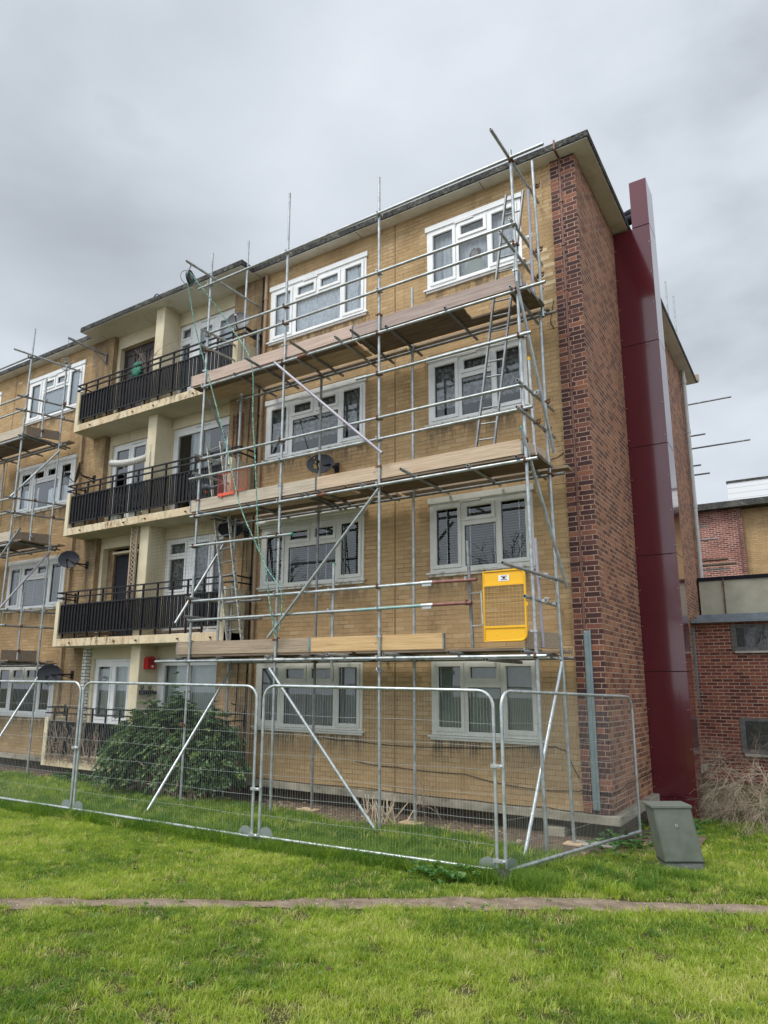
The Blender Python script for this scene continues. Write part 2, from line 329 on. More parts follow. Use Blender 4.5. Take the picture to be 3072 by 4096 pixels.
# ------------------------------------------------------------------ mesh helpers
class MB:
    def __init__(s): s.v = []; s.f = []
    def add(s, vs, fs):
        o = len(s.v); s.v += [tuple(p) for p in vs]; s.f += [tuple(i+o for i in f) for f in fs]; return s
    def quad(s, a, b, c, d): return s.add([a, b, c, d], [(0, 1, 2, 3)])
    def box(s, x0, x1, y0, y1, z0, z1):
        return s.add([(x0, y0, z0), (x1, y0, z0), (x1, y1, z0), (x0, y1, z0), (x0, y0, z1), (x1, y0, z1), (x1, y1, z1), (x0, y1, z1)],
                     [(0, 3, 2, 1), (4, 5, 6, 7), (0, 1, 5, 4), (1, 2, 6, 5), (2, 3, 7, 6), (3, 0, 4, 7)])
    def obox(s, c, u, v, w):
        c = Vector(c); u = Vector(u)/2; v = Vector(v)/2; w = Vector(w)/2
        return s.add([c-u-v-w, c+u-v-w, c+u+v-w, c-u+v-w, c-u-v+w, c+u-v+w, c+u+v+w, c-u+v+w],
                     [(0, 3, 2, 1), (4, 5, 6, 7), (0, 1, 5, 4), (1, 2, 6, 5), (2, 3, 7, 6), (3, 0, 4, 7)])
    def beam(s, a, b, w, h, up=(0, 0, 1)):
        a = Vector(a); b = Vector(b); d = b-a; x = d.cross(Vector(up))
        if x.length < 1e-6: x = Vector((1, 0, 0))
        x.normalize(); y = x.cross(d).normalized()
        return s.obox((a+b)/2, d, x*w, y*h)
    def tube(s, a, b, r=.0242, n=12, hollow=True, r2=None):
        a = Vector(a); b = Vector(b); d = (b-a).normalized(); L = (b-a).length
        x = d.orthogonal().normalized(); y = d.cross(x); r2 = r if r2 is None else r2
        ri = r*.80; dep = min(.12, L*.3)
        P = lambda c, rr: [c+(x*math.cos(2*math.pi*i/n)+y*math.sin(2*math.pi*i/n))*rr for i in range(n)]
        if hollow: rings = [P(a+d*dep, ri), P(a, ri), P(a, r), P(b, r2), P(b, ri), P(b-d*dep, ri)]
        else: rings = [P(a, r), P(b, r2)]
        vs = [p for q in rings for p in q]; fs = []
        for k in range(len(rings)-1):
            for i in range(n):
                j = (i+1) % n; fs.append((k*n+i, k*n+j, (k+1)*n+j, (k+1)*n+i))
        fs.append(tuple(range(n-1, -1, -1))); fs.append(tuple((len(rings)-1)*n+i for i in range(n)))
        return s.add(vs, fs)
    def path(s, pts, r=.01, n=6, rs=None, close=False):
        pts = [Vector(p) for p in pts]; N = len(pts); rings = []; x = None
        for i, p in enumerate(pts):
            if close: d = pts[(i+1) % N]-pts[i-1]
            else: d = pts[min(i+1, N-1)]-pts[max(i-1, 0)]
            d.normalize()
            if x is None: x = d.orthogonal().normalized()
            else:
                x = x-d*x.dot(d); x = x.normalized() if x.length > 1e-6 else d.orthogonal().normalized()
            y = d.cross(x); rr = rs[i] if rs else r
            rings.append([p+(x*math.cos(2*math.pi*k/n)+y*math.sin(2*math.pi*k/n))*rr for k in range(n)])
        fs = []
        for k in range(N if close else N-1):
            k2 = (k+1) % N
            for i in range(n):
                j = (i+1) % n; fs.append((k*n+i, k*n+j, k2*n+j, k2*n+i))
        if not close: fs += [tuple(range(n-1, -1, -1)), tuple((N-1)*n+i for i in range(n))]
        return s.add([p for q in rings for p in q], fs)
    def disc(s, c, nrm, r, th=.01, n=20):
        c = Vector(c); nrm = Vector(nrm).normalized(); return s.tube(c-nrm*th/2, c+nrm*th/2, r, n, False)
    def ball(s, c, r, sx=1, sy=1, sz=1, n=10, m=7):
        vs = [(c[0], c[1], c[2]-r*sz)]; fs = []
        for j in range(1, m):
            t = math.pi*j/m
            for i in range(n):
                a = 2*math.pi*i/n; vs.append((c[0]+r*sx*math.sin(t)*math.cos(a), c[1]+r*sy*math.sin(t)*math.sin(a), c[2]-r*sz*math.cos(t)))
        vs.append((c[0], c[1], c[2]+r*sz)); last = len(vs)-1
        for i in range(n):
            j = (i+1) % n; fs.append((0, 1+j, 1+i)); fs.append((last, last-n+i, last-n+j))
            for k in range(m-2): fs.append((1+k*n+i, 1+k*n+j, 1+(k+1)*n+j, 1+(k+1)*n+i))
        return s.add(vs, fs)
    def build(s, name, mat, parent=None, smooth=False, bevel=0, label=None):
        me = bpy.data.meshes.new(name)
        if parent is not None:
            ox, oy, oz = parent['_org']
        me.from_pydata(s.v, [], s.f); me.update()
        o = bpy.data.objects.new(name, me); col.objects.link(o); me.materials.append(mat)
        if parent is not None:
            o.parent = parent; o.matrix_parent_inverse = Matrix.Translation((-ox, -oy, -oz))
            o['_org'] = (ox, oy, oz)
        else: o['_org'] = (0., 0., 0.)
        if smooth:
            me.polygons.foreach_set('use_smooth', [True]*len(me.polygons))
            try: me.set_sharp_from_angle(angle=R(40))
            except Exception: pass
        if bevel:
            b = o.modifiers.new('b', 'BEVEL'); b.width = bevel; b.segments = 2; b.limit_method = 'ANGLE'
        if label: o['label'] = label
        return o
def sub(mb, name, mat, parent, **k):
    """a sub-part: child of a part whose mesh is in world coordinates"""
    o = mb.build(name, mat, None, **k); o.parent = parent
    return o
def tag(o, label=None, cat=None, group=None, kind=None):
    if label: o['label'] = label
    if cat: o['category'] = cat
    if group: o['group'] = group
    if kind: o['kind'] = kind
    return o
def thing(name, label, cat, loc=(0, 0, 0), group=None):
    o = bpy.data.objects.new(name, None); col.objects.link(o); o.location = loc; o['_org'] = tuple(float(x) for x in loc)
    o.empty_display_size = .1
    return tag(o, label, cat, group)
def npmesh(name, v, faces_flat, counts, mat, parent=None, attr=None):
    me = bpy.data.meshes.new(name); nv = len(v); nf = len(counts)
    me.vertices.add(nv); me.vertices.foreach_set('co', v.astype(np.float32).ravel())
    me.loops.add(len(faces_flat)); me.loops.foreach_set('vertex_index', faces_flat.astype(np.int32))
    me.polygons.add(nf); st = np.concatenate([[0], np.cumsum(counts)[:-1]]).astype(np.int32)
    me.polygons.foreach_set('loop_start', st); me.polygons.foreach_set('loop_total', counts.astype(np.int32))
    me.update(calc_edges=True)
    if attr is not None:
        for an, dat in attr.items():
            a = me.attributes.new(an, 'FLOAT', 'POINT'); a.data.foreach_set('value', dat.astype(np.float32))
    me.materials.append(mat); o = bpy.data.objects.new(name, me); col.objects.link(o)
    if parent is not None:
        o.parent = parent; o.matrix_parent_inverse = Matrix.Translation(tuple(-x for x in parent['_org']))
    return o

# ------------------------------------------------------------------ ground
def gz(x, y): return -.36 + np.maximum(0, -1.5-np.asarray(y, float))*.055
def gzf(x, y): return float(gz(x, y))
PT = [(-9.2, -11.5), (-6.0, -8.9), (-3.38, -6.58), (-2.37, -5.65), (-1.78, -5.18), (-1.22, -4.56), (-.79, -4.20), (-.46, -3.82), (.22, -3.24), (.58, -2.96), (1.92, -2.10), (3.4, -1.1), (7.5, 1.6), (13, 5.2)]
PB = [(-8.9, -11.8), (-5.7, -9.1), (-3.10, -6.75), (-2.52, -6.16), (-1.87, -5.62), (-1.42, -5.22), (-1.0, -4.88), (-.50, -4.42), (-.01, -4.02), (.36, -3.70), (1.95, -2.48), (3.7, -1.4), (7.9, 1.2), (13.4, 4.8)]
def mat_soil():
    s = NT('lawn_soil')
    c = s.ramp(s.noise(5, 6, .7), [(.3, (.06, .058, .028)), (.55, (.10, .095, .042)), (.75, (.16, .135, .075))])
    s.setc(c); s.p(rough=.95, spec=.1); s.bump(s.noise(30, 6, .8), .8, .03); return s.m
M_SOIL = mat_soil()
M_BED = simple('bare_earth', (.055, .038, .027), .95, 0, (.16, .115, .08), 9, .9, 50, lo=.3, hi=.7)
M_PATH = (lambda s: (s.setc(s.mix(s.ramp(s.noise(90, 3, .7), [(.60, (0, 0, 0)), (.68, (1, 1, 1))]), s.ramp(s.noise(5, 6, .7), [(.32, (.125, .094, .068)), (.5, (.22, .17, .125)), (.7, (.31, .25, .19))]), (.42, .36, .31))), s.p(rough=.92, spec=.15), s.bump(s.noise(60, 5, .8), .7, .012), s.m)[-1])(NT('trodden_path'))

g = MB()
ys = [-60, -30, -16, -12] + [-10+.5*i for i in range(18)] + [-1.5, 0, 4, 8, 16, 40, 120, 400]
xs = [-300, -100, -40, -25] + [-20+i for i in range(31)] + [14, 20, 40, 120, 300]
idx = {}
for j, y in enumerate(ys):
    for i, x in enumerate(xs):
        idx[i, j] = len(g.v); g.v.append((x, y, gzf(x, max(y, -16))))
for j in range(len(ys)-1):
    for i in range(len(xs)-1): g.f.append((idx[i, j], idx[i+1, j], idx[i+1, j+1], idx[i, j+1]))
tag(g.build('ground', M_SOIL), kind='structure')
def wob(x, y, a=.035): return a*(math.sin(x*9.1+y*3.3)+math.sin(x*3.7-y*11.7+1)+.6*math.sin(x*23+y*17))
pm = MB()
def resamp(P, n=120):
    P = np.array(P); d = np.r_[0, np.cumsum(np.hypot(*np.diff(P, axis=0).T))]; t = np.linspace(0, d[-1], n)
    return np.c_[np.interp(t, d, P[:, 0]), np.interp(t, d, P[:, 1])]
pt, pb = resamp(PT), resamp(PB)
for k in range(len(pt)):
    (x, y), (u, v) = pt[k], pb[k]
    w1 = wob(x, y, .03); w2 = wob(u+5, v, .03)
    pm.v += [(x, y+w1, gzf(x, y)+.006), (u, v+w2, gzf(u, v)+.006)]
for k in range(len(pt)-1): pm.f.append((2*k, 2*k+1, 2*k+3, 2*k+2))
tag(pm.build('path', M_PATH), kind='structure')
bed = MB()
bx = np.linspace(-30, 1.0, 90)
for k, x in enumerate(bx):
    e_ = -1.0+.16*math.sin(x*2.1)+.1*math.sin(x*5.3+1)
    if x < -5.2: e_ += .45
    bed.v += [(x, e_, -.353), (x, .9, -.30)]
for k in range(len(bx)-1): bed.f.append((2*k, 2*k+2, 2*k+3, 2*k+1))
tag(bed.build('soil_bed', M_BED), kind='structure')

# ------------------------------------------------------------------ the block of flats
HS = 2.59
B = thing('block_of_flats', 'four storey yellow brick block of flats with red brick end wall and flat roof', 'building', (-6, 3, -.36))
ZS = 10.33
def holed(mb, x0, x1, z0, z1, holes, y, depth):
    xs = sorted({x0, x1, *[h[0] for h in holes], *[h[1] for h in holes]}); zs = sorted({z0, z1, *[h[2] for h in holes], *[h[3] for h in holes]})
    xs = [x for x in xs if x0 <= x <= x1]; zs = [z for z in zs if z0 <= z <= z1]
    for i in range(len(xs)-1):
        for j in range(len(zs)-1):
            cx, cz = (xs[i]+xs[i+1])/2, (zs[j]+zs[j+1])/2
            if any(h[0] < cx < h[1] and h[2] < cz < h[3] for h in holes): continue
            mb.quad((xs[i], y, zs[j]), (xs[i+1], y, zs[j]), (xs[i+1], y, zs[j+1]), (xs[i], y, zs[j+1]))
    for a, b, c, d in holes:
        mb.quad((a, y, c), (a, y, d), (a, y+depth, d), (a, y+depth, c)); mb.quad((b, y, d), (b, y, c), (b, y+depth, c), (b, y+depth, d))
        mb.quad((a, y, d), (b, y, d), (b, y+depth, d), (a, y+depth, d)); mb.quad((b, y, c), (a, y, c), (a, y+depth, c), (b, y+depth, c))
    return mb
WB = {0: .94, 1: 3.53, 2: 6.12, 3: 8.71}
WT = {0: 2.14, 1: 4.80, 2: 7.43, 3: 9.99}
wins = []
for k in range(4):
    wins += [(-2.75, -.95, k, 'W'), (-6.50, -4.08, k, 'V'), (-15.33, -12.86, k, 'V'), (-18.6, -16.78, k, 'W')]
holes = [(a, b, WB[k], WT[k]) for a, b, k, t in wins]
mb = MB(); holed(mb, -7.56, -6.66, 0, ZS, [], 0, .3); mb.build('wall', M_YELS, B, label='soot stained brick strip right of the balconies')
mb = MB(); holed(mb, -12.56, -11.73, 0, ZS, [], 0, .3); mb.build('wall', M_YELS, B, label='soot stained brick strip left of the balconies')
mb = MB()
holed(mb, -6.66, -.41, 0, ZS, [h for h in holes if h[0] > -8], 0, .3)
mb.build('wall', M_YEL, B, label='yellow brick front wall to the right of the balconies')
mb = MB(); holed(mb, -26, -12.56, 0, ZS, [h for h in holes if h[0] < -12], 0, .3)
mb.build('wall', M_YEL, B, label='yellow brick front wall to the left of the balconies')
mb = MB(); mb.quad((-11.73, 0, HS), (-11.73, .13, HS), (-11.73, .13, ZS), (-11.73, 0, ZS)); mb.quad((-7.56, .13, 0), (-7.56, 0, 0), (-7.56, 0, ZS), (-7.56, .13, ZS))
mb.build('wall_return', M_YELS, B)
mb = MB(); mb.box(-11.86, -11.727, -.004, .13, 0, 2.49); mb.build('wall_return', M_WBRICK, B, label='white painted brick jamb beside the ground floor door')
# soot darkened brick beside the balconies
# red pier and end wall
mb = MB(); mb.box(-.41, 0, -.025, .2, 0, ZS); mb.build('brick_pier', M_PIER, B)
sillw = [(3.55, 4.45, 1.0+k*HS, 2.1+k*HS) for k in range(1, 4)]
mb = MB()
mb.quad((0.001, -.02, 0), (0.001, 10.5, 0), (0.001, 10.5, ZS), (0.001, -.02, ZS))
mb.quad((0.001, 10.5, 0), (-26, 10.5, 0), (-26, 10.5, ZS), (0.001, 10.5, ZS)); mb.quad((-26, 10.5, 0), (-26, 0, 0), (-26, 0, ZS), (-26, 10.5, ZS))
mb.build('end_wall', M_RED, B)
for k in range(4):
    f = MB(); f.box(.004, .05, 3.95, 5.0, 1.0+k*HS, 2.1+k*HS); w_ = f.build('window', M_UPVC, B)
    f = MB(); f.box(.02, .056, 4.03, 4.92, 1.08+k*HS, 2.02+k*HS); sub(f, 'pane', M_GLASS, w_)
    f = MB(); f.box(.004, .10, 3.9, 5.05, .93+k*HS, .99+k*HS); sub(f, 'sill', M_SILL, w_)
# plinth slab and recessed base
mb = MB(); mb.box(-6.62, .10, -.10, .3, -.12, -.002); mb.box(-.2, .10, .3, 10.6, -.12, -.002); mb.box(-26, -12.26, -.10, .3, -.12, -.002)
mb.build('plinth_slab', M_CONC, B, bevel=.008)
mb = MB(); mb.box(-26, -.12, .16, .4, -1.2, -.12); mb.box(-.5, -.04, .4, 10.4, -1.2, -.12)
mb.build('foundation', simple('muddy_foundation', (.06, .042, .03), .95, 0, (.13, .095, .07), 4, .5, 30), B)
# rooms behind the openings
mb = MB()
for k in range(5):
    z = k*HS+.02 if k < 4 else ZS-.05
    mb.box(-25.9, -.45, .31, 3.4, z-.1, z)
mb.box(-25.9, -.45, 3.4, 3.5, 0, ZS-.1)
for x in (-3.44, -7.3, -9.62, -12.0, -16.05, -20): mb.box(x-.05, x+.05, .31, 3.4, 0, ZS-.1)
mb.build('room_shell', M_ROOM, B)
# joints in the wall
for x in (-3.44, -16.05):
    mb = MB(); mb.box(x-.012, x+.012, -.006, .01, 0, ZS-.01); mb.build('movement_joint', simple('sealant', (.22, .14, .06), .8) if x > -10 else MATS['sealant'], B)
# roof
r_ = MB(); r_.box(-26.3, .30, -.26, 10.85, ZS+.012, ZS+.135); r_.box(-12.32, -6.83, -.60, -.262, ZS+.012, ZS+.135)
roof = r_.build('roof', M_FASC, B, bevel=.012)
s_ = MB(); s_.box(-26.3, .275, -.235, 10.82, ZS, ZS+.0115); s_.box(-12.295, -6.855, -.575, -.236, ZS, ZS+.0115)
sub(s_, 'soffit', M_SOFF, roof)
s_ = MB()
for x in np.arange(-25, .2, 2.6): s_.box(x-.006, x+.006, -.23, -.01, ZS-.003, ZS+.001)
sub(s_, 'soffit_joint', simple('dark_joint', (.12, .11, .09), .9), roof)  # thin dark strips across the soffit at its joints
s_ = MB(); s_.path([(-9.62+.09*math.cos(a), -.5, ZS+.16+.10*math.sin(a)) for a in np.linspace(0, math.pi, 9)], .012); sub(s_, 'cable_loop', M_BLACK, roof)
# terracotta air vents on the wall by the pier
M_TERR = simple('buff_terracotta', (.42, .27, .14), .8, 0, (.52, .36, .20), 9)
for x, z in ((-.50, 10.01), (-.51, 7.40), (-.51, 4.81), (-.51, 2.20)):
    v = MB(); w_, h_ = .18, .15
    hs = [(x-w_/2+.014+i*.022, x-w_/2+.014+i*.022+.012, z-h_/2+.018+j*.024, z-h_/2+.018+j*.024+.014) for i in range(7) for j in range(5)]
    holed(v, x-w_/2, x+w_/2, z-h_/2, z+h_/2, hs, -.006, .014)
    vt = v.build('air_vent', M_TERR, B); b_ = MB(); b_.quad((x-.08, -.001, z-.07), (x+.08, -.001, z-.07), (x+.08, -.001, z+.07), (x-.08, -.001, z+.07)); sub(b_, 'vent_hole', MATS['dark_interior'], vt)
# replacement bricks, slightly proud
M_REP = simple('pale_repair', (.50, .39, .23), .85, 0, (.58, .47, .30), 6)
for x, z in ((-.63, 8.72), (-.60, 8.57), (-.50, 8.42), (-.50, 8.10), (-.55, 8.25), (-.58, 7.78), (-.9, 8.9), (-15.85, 10.0)):
    mb = MB(); mb.box(x-.10, x+.10, -.004, .01, z, z+.066); mb.build('repair_brick', M_REP, B)

# windows ---------------------------------------------------------------
def frame_holes(mb, x0, x1, z0, z1, panes, y0, y1):
    holed(mb, x0, x1, z0, z1, panes, y0, y1-y0)
    mb.quad((x0, y0, z1), (x1, y0, z1), (x1, y1, z1), (x0, y1, z1)); mb.quad((x1, y0, z0), (x0, y0, z0), (x0, y1, z0), (x1, y1, z0))
    mb.quad((x0, y1, z0), (x0, y0, z0), (x0, y0, z1), (x0, y1, z1)); mb.quad((x1, y0, z0), (x1, y1, z0), (x1, y1, z1), (x1, y0, z1))
def sash(mb, a, b, c, d, y, w=.055, p=.018):
    for bx_ in ((a-w, b+w, c-w, c), (a-w, b+w, d, d+w), (a-w, a, c, d), (b, b+w, c, d)):
        mb.box(bx_[0], bx_[1], y-p, y-.001, bx_[2], bx_[3])
def bead(mb, a, b, c, d, y):
    for q in (((a, y, c), (b, y, c), (b-.012, y+.02, c+.012), (a+.012, y+.02, c+.012)), ((b, y, c), (b, y, d), (b-.012, y+.02, d-.012), (b-.012, y+.02, c+.012)),
              ((b, y, d), (a, y, d), (a+.012, y+.02, d-.012), (b-.012, y+.02, d-.012)), ((a, y, d), (a, y, c), (a+.012, y+.02, c+.012), (a+.012, y+.02, d-.012))): mb.quad(*q)
def net(mb, x0, x1, z0, z1, y, amp=.02, per=.13, seed=0):
    n = max(12, int((x1-x0)/.02)); r = random.Random(seed); ph = 0; o = len(mb.v)
    for i in range(n+1):
        x = x0+(x1-x0)*i/n; ph += (.02/per)*2*math.pi*(.6+.8*r.random()); yy = y+amp*math.sin(ph)
        mb.v += [(x, yy, z0), (x, yy, z1)]
    for i in range(n): mb.f.append((o+2*i, o+2*i+2, o+2*i+3, o+2*i+1))
def slats(mb, x0, x1, z0, z1, y, w=.05, ang=50, pitch=.045):
    z = z0
    dy, dz = w/2*math.cos(R(ang)), w/2*math.sin(R(ang))
    while z < z1:
        mb.quad((x0, y-dy, z-dz), (x1, y-dy, z-dz), (x1, y+dy, z+dz), (x0, y+dy, z+dz)); z += pitch
KIND = {('W', 3): 'netw', ('W', 2): 'netp', ('W', 1): 'blindd', ('W', 0): 'rollg', ('V', 3): 'netw', ('V', 2): 'netp', ('V', 1): 'blindd', ('V', 0): 'blind'}
def window(x0, x1, k, typ):
    z0 = WB[k]; H = 1.17; far = x0 < -10
    cream = k in (0, 1)
    mat = M_UPVCO if (cream and not far) else M_UPVC
    if typ == 'W': P = [(.12, .52, .11, 1.06, 1), (.68, 1.12, .87, 1.05, 1), (.63, 1.18, .06, .74, 0), (1.27, 1.68, .11, 1.06, 1)]
    else: P = [(.14, .54, .10, 1.05, 1 if k else 0), (.73, 1.15, .86, 1.04, 1), (1.32, 1.75, .86, 1.04, 1), (.69, 1.80, .05, .73, 0), (1.92, 2.31, .10, 1.06, 1)]
    P = [(x0+a, x0+b, z0+c, z0+d, s) for a, b, c, d, s in P]
    y0 = -.012
    m = MB(); frame_holes(m, x0, x1, z0, z0+H, [p[:4] for p in P], y0, y0+.07)
    for p in P:
        if p[4]: sash(m, *p[:4], y0)
        bead(m, *p[:4], y0-.017 if p[4] else y0)
    if k > 0:
        m.box(x0-.03, x1+.03, -.035, .05, z0+H, z0+H+.10)                    # head board
        m.box((x0+x1)/2-.33, (x0+x1)/2+.03, y0-.030, y0, z0+H-.036, z0+H-.012)    # trickle vent
    w_ = m.build('window', mat, B)
    g_ = MB()
    for p in P: g_.quad((p[0], y0+.022, p[2]), (p[1], y0+.022, p[2]), (p[1], y0+.022, p[3]), (p[0], y0+.022, p[3]))
    sub(g_, 'pane', M_GLASS, w_)
    gk = MB()
    for p in P:
        a, b, c, d = p[:4]
        for q in ((a+.006, b-.006, c+.006, c+.014), (a+.006, b-.006, d-.014, d-.006), (a+.006, a+.014, c+.014, d-.014), (b-.014, b-.006, c+.014, d-.014)): gk.box(q[0], q[1], y0+.012, y0+.020, q[2], q[3])
    sub(gk, 'gasket', M_BLACK, w_)
    s = MB()
    s.box(x0-.06, x1+.05, -.055, .05, z0-.035, z0-.006); s.box(x0-.02, x1+.01, -.03, .05, z0-.075, z0-.036)
    sub(s, 'sill', M_SILL if k in (1, 2) else mat, w_)
    kd = KIND[typ, k]
    if far: kd = {3: 'sky', 2: 'open', 1: 'blind', 0: 'dark'}[k]
    c = MB(); yb = .062
    if kd == 'netw':
        net(c, x0+.05, x1-.05, z0+.02, z0+H, yb+(.09 if typ == 'W' and not far else 0), .014, .10, k); sub(c, 'curtain', M_NETW, w_)
    elif kd == 'netp':
        net(c, x0+.05, x1-.05, z0+.28, z0+H, yb, .020, .14, k+5); sub(c, 'curtain', M_NETDP if typ == 'W' else M_NETD, w_)
    elif kd in ('blind', 'blindd'):
        slats(c, x0+.05, x1-.05, z0+.03, z0+H, yb+.015, .05, 38 if kd == 'blindd' else 62, .043); sub(c, 'blind', M_BLINDD if kd == 'blindd' else M_BLIND, w_)
        t_ = MB()
        for xx in np.arange(x0+.3, x1-.1, .42): t_.box(xx-.009, xx+.009, yb-.034, yb-.030, z0+.03, z0+H)
        sub(t_, 'ladder_tape', M_ROLL, w_)
    elif kd == 'rollg':
        c.quad((x0+.05, yb, z0+.02), (x1-.05, yb, z0+.02), (x1-.05, yb, z0+H), (x0+.05, yb, z0+H)); sub(c, 'blind', M_ROLLG, w_)
    elif kd == 'sky':
        c.quad((x0+.05, yb, z0+.02), (x1-.05, yb, z0+.02), (x1-.05, yb, z0+H), (x0+.05, yb, z0+H)); sub(c, 'blind', M_SKYBL, w_)
    elif kd == 'open':
        net(c, x0+.05, x0+.8, z0+.02, z0+.65, yb+.05, .03, .2, 3); net(c, x0+1.2, x1-.1, z0+.02, z0+.55, yb+.05, .03, .2, 4); sub(c, 'curtain', M_NETW, w_)
    elif kd == 'dark':
        net(c, x0+.6, x0+1.85, z0+.05, z0+.7, yb+.1, .05, .3, 4); sub(c, 'curtain', simple('dark_blue_curtain', (.02, .03, .09), .9, 0, (.05, .06, .12), 8), w_)
    return w_
for a, b, k, t in wins:
    w_ = window(a, b, k, t)
    if (t, k) == ('V', 3) and a > -8:      # paper snowflakes stuck inside the panes
        m = MB(); r = random.Random(3)
        for i in range(26):
            x = -6.3+2.05*r.random(); z = 8.8+.5*r.random() if i > 5 else 9.65; q = .016+.018*r.random()
            if i < 6: x = (-5.56, -4.97, -5.6, -4.45, -4.3, -6.2)[i]
            for a_ in range(3): m.obox((x, .016, z), (2*q*math.cos(a_*1.047), 0, 2*q*math.sin(a_*1.047)), (-.006*math.sin(a_*1.047), 0, .006*math.cos(a_*1.047)), (0, .001, 0))
        sub(m, 'snowflake_sticker', M_STICK, w_)
# white roller housing over the first floor left window
mb = MB(); mb.tube((-6.56, -.07, 4.80), (-4.02, -.07, 4.80), .055, 14, False); mb.build('awning_roller', M_UPVC, B, smooth=True)
# draped statuette standing in the top right window
# balconies -------------------------------------------------------------
XL, XR, YF, YD = -12.24, -6.87, -.56, .13
for k in range(4):
    zb = [-.10, 2.49, 5.08, 7.67][k]
    m = MB(); m.box(XL, XR, YF, YD+.02, zb, zb+.17); bal = m.build('balcony', M_EDGE, B, bevel=.006)
    if k == 0:
        m2 = MB(); m2.box(XL+.05, XR-.05, -.3, .1, -1, zb-.002); sub(m2, 'support_wall', MATS['muddy_foundation'], bal)
    else:
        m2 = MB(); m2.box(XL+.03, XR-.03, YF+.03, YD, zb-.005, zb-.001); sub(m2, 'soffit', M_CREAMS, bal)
        m2 = MB(); r = random.Random(k)
        for x in (-11.6, -10.05, -9.35, -8.1, -7.2): m2.tube((x, YF-.035, zb+.07), (x, YF+.02, zb+.075), .018, 8)
        sub(m2, 'rusty_stub', M_RUST, bal)
    pt_ = zb+1.03
    for a, b in ((XL, XL+.125), (XR-.14, XR)):
        m2 = MB(); m2.box(a, b, YF-.002 if k else YF-.001, -.003, zb-.002, pt_); sub(m2, 'side_panel', M_CREAM, bal, bevel=.006)
    # railing
    za = zb+.17; yr = -.50; xa, xb = XL+.14, XR-.16
    rl = MB()
    for zz, rr in ((zb+1.245, .016), (zb+1.12, .016)):
        rl.box(xa-.22, xb+.30, yr-.018, yr+.018, zz-.014, zz+.014)
        for xx in (xa-.22, xb+.30): rl.box(xx-.016, xx+.016, yr+.018, -.004, zz-.013, zz+.013)
    for xx in (xb+.30, xa-.22): rl.box(xx-.014, xx+.014, -.05, -.018, zb+1.0, zb+1.3)
    xp = np.linspace(xa+.10, xb-.05, 12)
    for xx in xp: rl.box(xx-.017, xx+.017, yr-.010, yr+.024, za, zb+1.24)
    rl_o = sub(rl, 'railing', M_BLACK, bal)
    ps = [(xa, xa+1.02), (xa+1.07, -8.72), (-8.68, xb)]
    bm = MB()
    for a, b in ps:
        zt_, z0_ = zb+.93, zb+.29
        bm.box(a, b, yr-.040, yr-.012, zt_, zt_+.028); bm.box(a, b, yr-.040, yr-.012, z0_, z0_+.028)
        n = int(round((b-a)/.108))
        for i in range(n+1):
            xx = a+.012+(b-a-.024)*i/n
            bm.box(xx-.010, xx+.010, yr-.038, yr-.014, z0_+.028, zt_)
            if i < n: bm.box(xx+.016, xx+.078, yr-.012, yr-.004, z0_+.028, zt_)
    sub(bm, 'baluster_panel', M_BLACK, bal)
    bs = MB()
    xe = [-7.05, -9.9, -10.75, -11.1][k]
    bs.box(xa+.01, xe, yr-.003, yr+.001, zb+.30, zb+.94); sub(bs, 'backing_sheet', M_BLACKM, bal)
# recessed wall behind balconies with doors
DO = []
for k in range(4):
    zb = [-.10, 2.49, 5.08, 7.67][k]; z0 = zb+.172; zt = zb+2.33
    DO += [dict(k=k, side='R', x0=-9.46, x1=-7.64, z0=z0, z1=zt), dict(k=k, side='L', x0=-11.62, x1=-9.80, z0=z0, z1=zt)]
m = MB(); holed(m, -11.73, -7.56, 0, ZS, [(d['x0'], d['x1'], d['z0'], d['z1']) for d in DO], YD, .22); m.build('recess_wall', M_CREAM, B)
m = MB(); m.box(-9.77, -9.48, -.33, YD-.001, 0, ZS-.002); m.build('column', M_CREAM, B, bevel=.012)
# smoke-stained outer piers beside balconies
def opening(d, panes, mat, curt=None, cz=(0, 2.2), cy=.30, name='door', solid=None):
    m = MB(); y0 = YD+.05
    frame_holes(m, d['x0'], d['x1'], d['z0'], d['z1'], [(d['x0']+a, d['x0']+b, d['z0']+c, d['z0']+e_) for a, b, c, e_ in panes], y0, y0+.06)
    for a, b, c, e_ in panes: sash(m, d['x0']+a, d['x0']+b, d['z0']+c, d['z0']+e_, y0, .045, .014)
    m.box((d['x0']+d['x1'])/2-.22, (d['x0']+d['x1'])/2+.22, y0-.03, y0, d['z1']-.07, d['z1']-.045)
    o = m.build(name, mat, B)
    g_ = MB()
    for a, b, c, e_ in panes: g_.quad((d['x0']+a, y0+.02, d['z0']+c), (d['x0']+b, y0+.02, d['z0']+c), (d['x0']+b, y0+.02, d['z0']+e_), (d['x0']+a, y0+.02, d['z0']+e_))
    sub(g_, 'pane', M_GLASS, o)
    if curt:
        for (a, b, mt, am) in curt:
            c_ = MB(); net(c_, d['x0']+a, d['x0']+b, d['z0']+cz[0], d['z0']+cz[1], cy, am, .16, int(a*10)); sub(c_, 'curtain', mt, o)
    hd = MB(); xm = (d['x0']+d['x1'])/2
    hd.box(xm-.10, xm-.03, y0-.05, y0-.03, d['z0']+1.02, d['z0']+1.04); hd.box(xm-.045, xm-.03, y0-.03, y0, d['z0']+.95, d['z0']+1.06)
    sub(hd, 'handle', M_ALU, o)
    return o
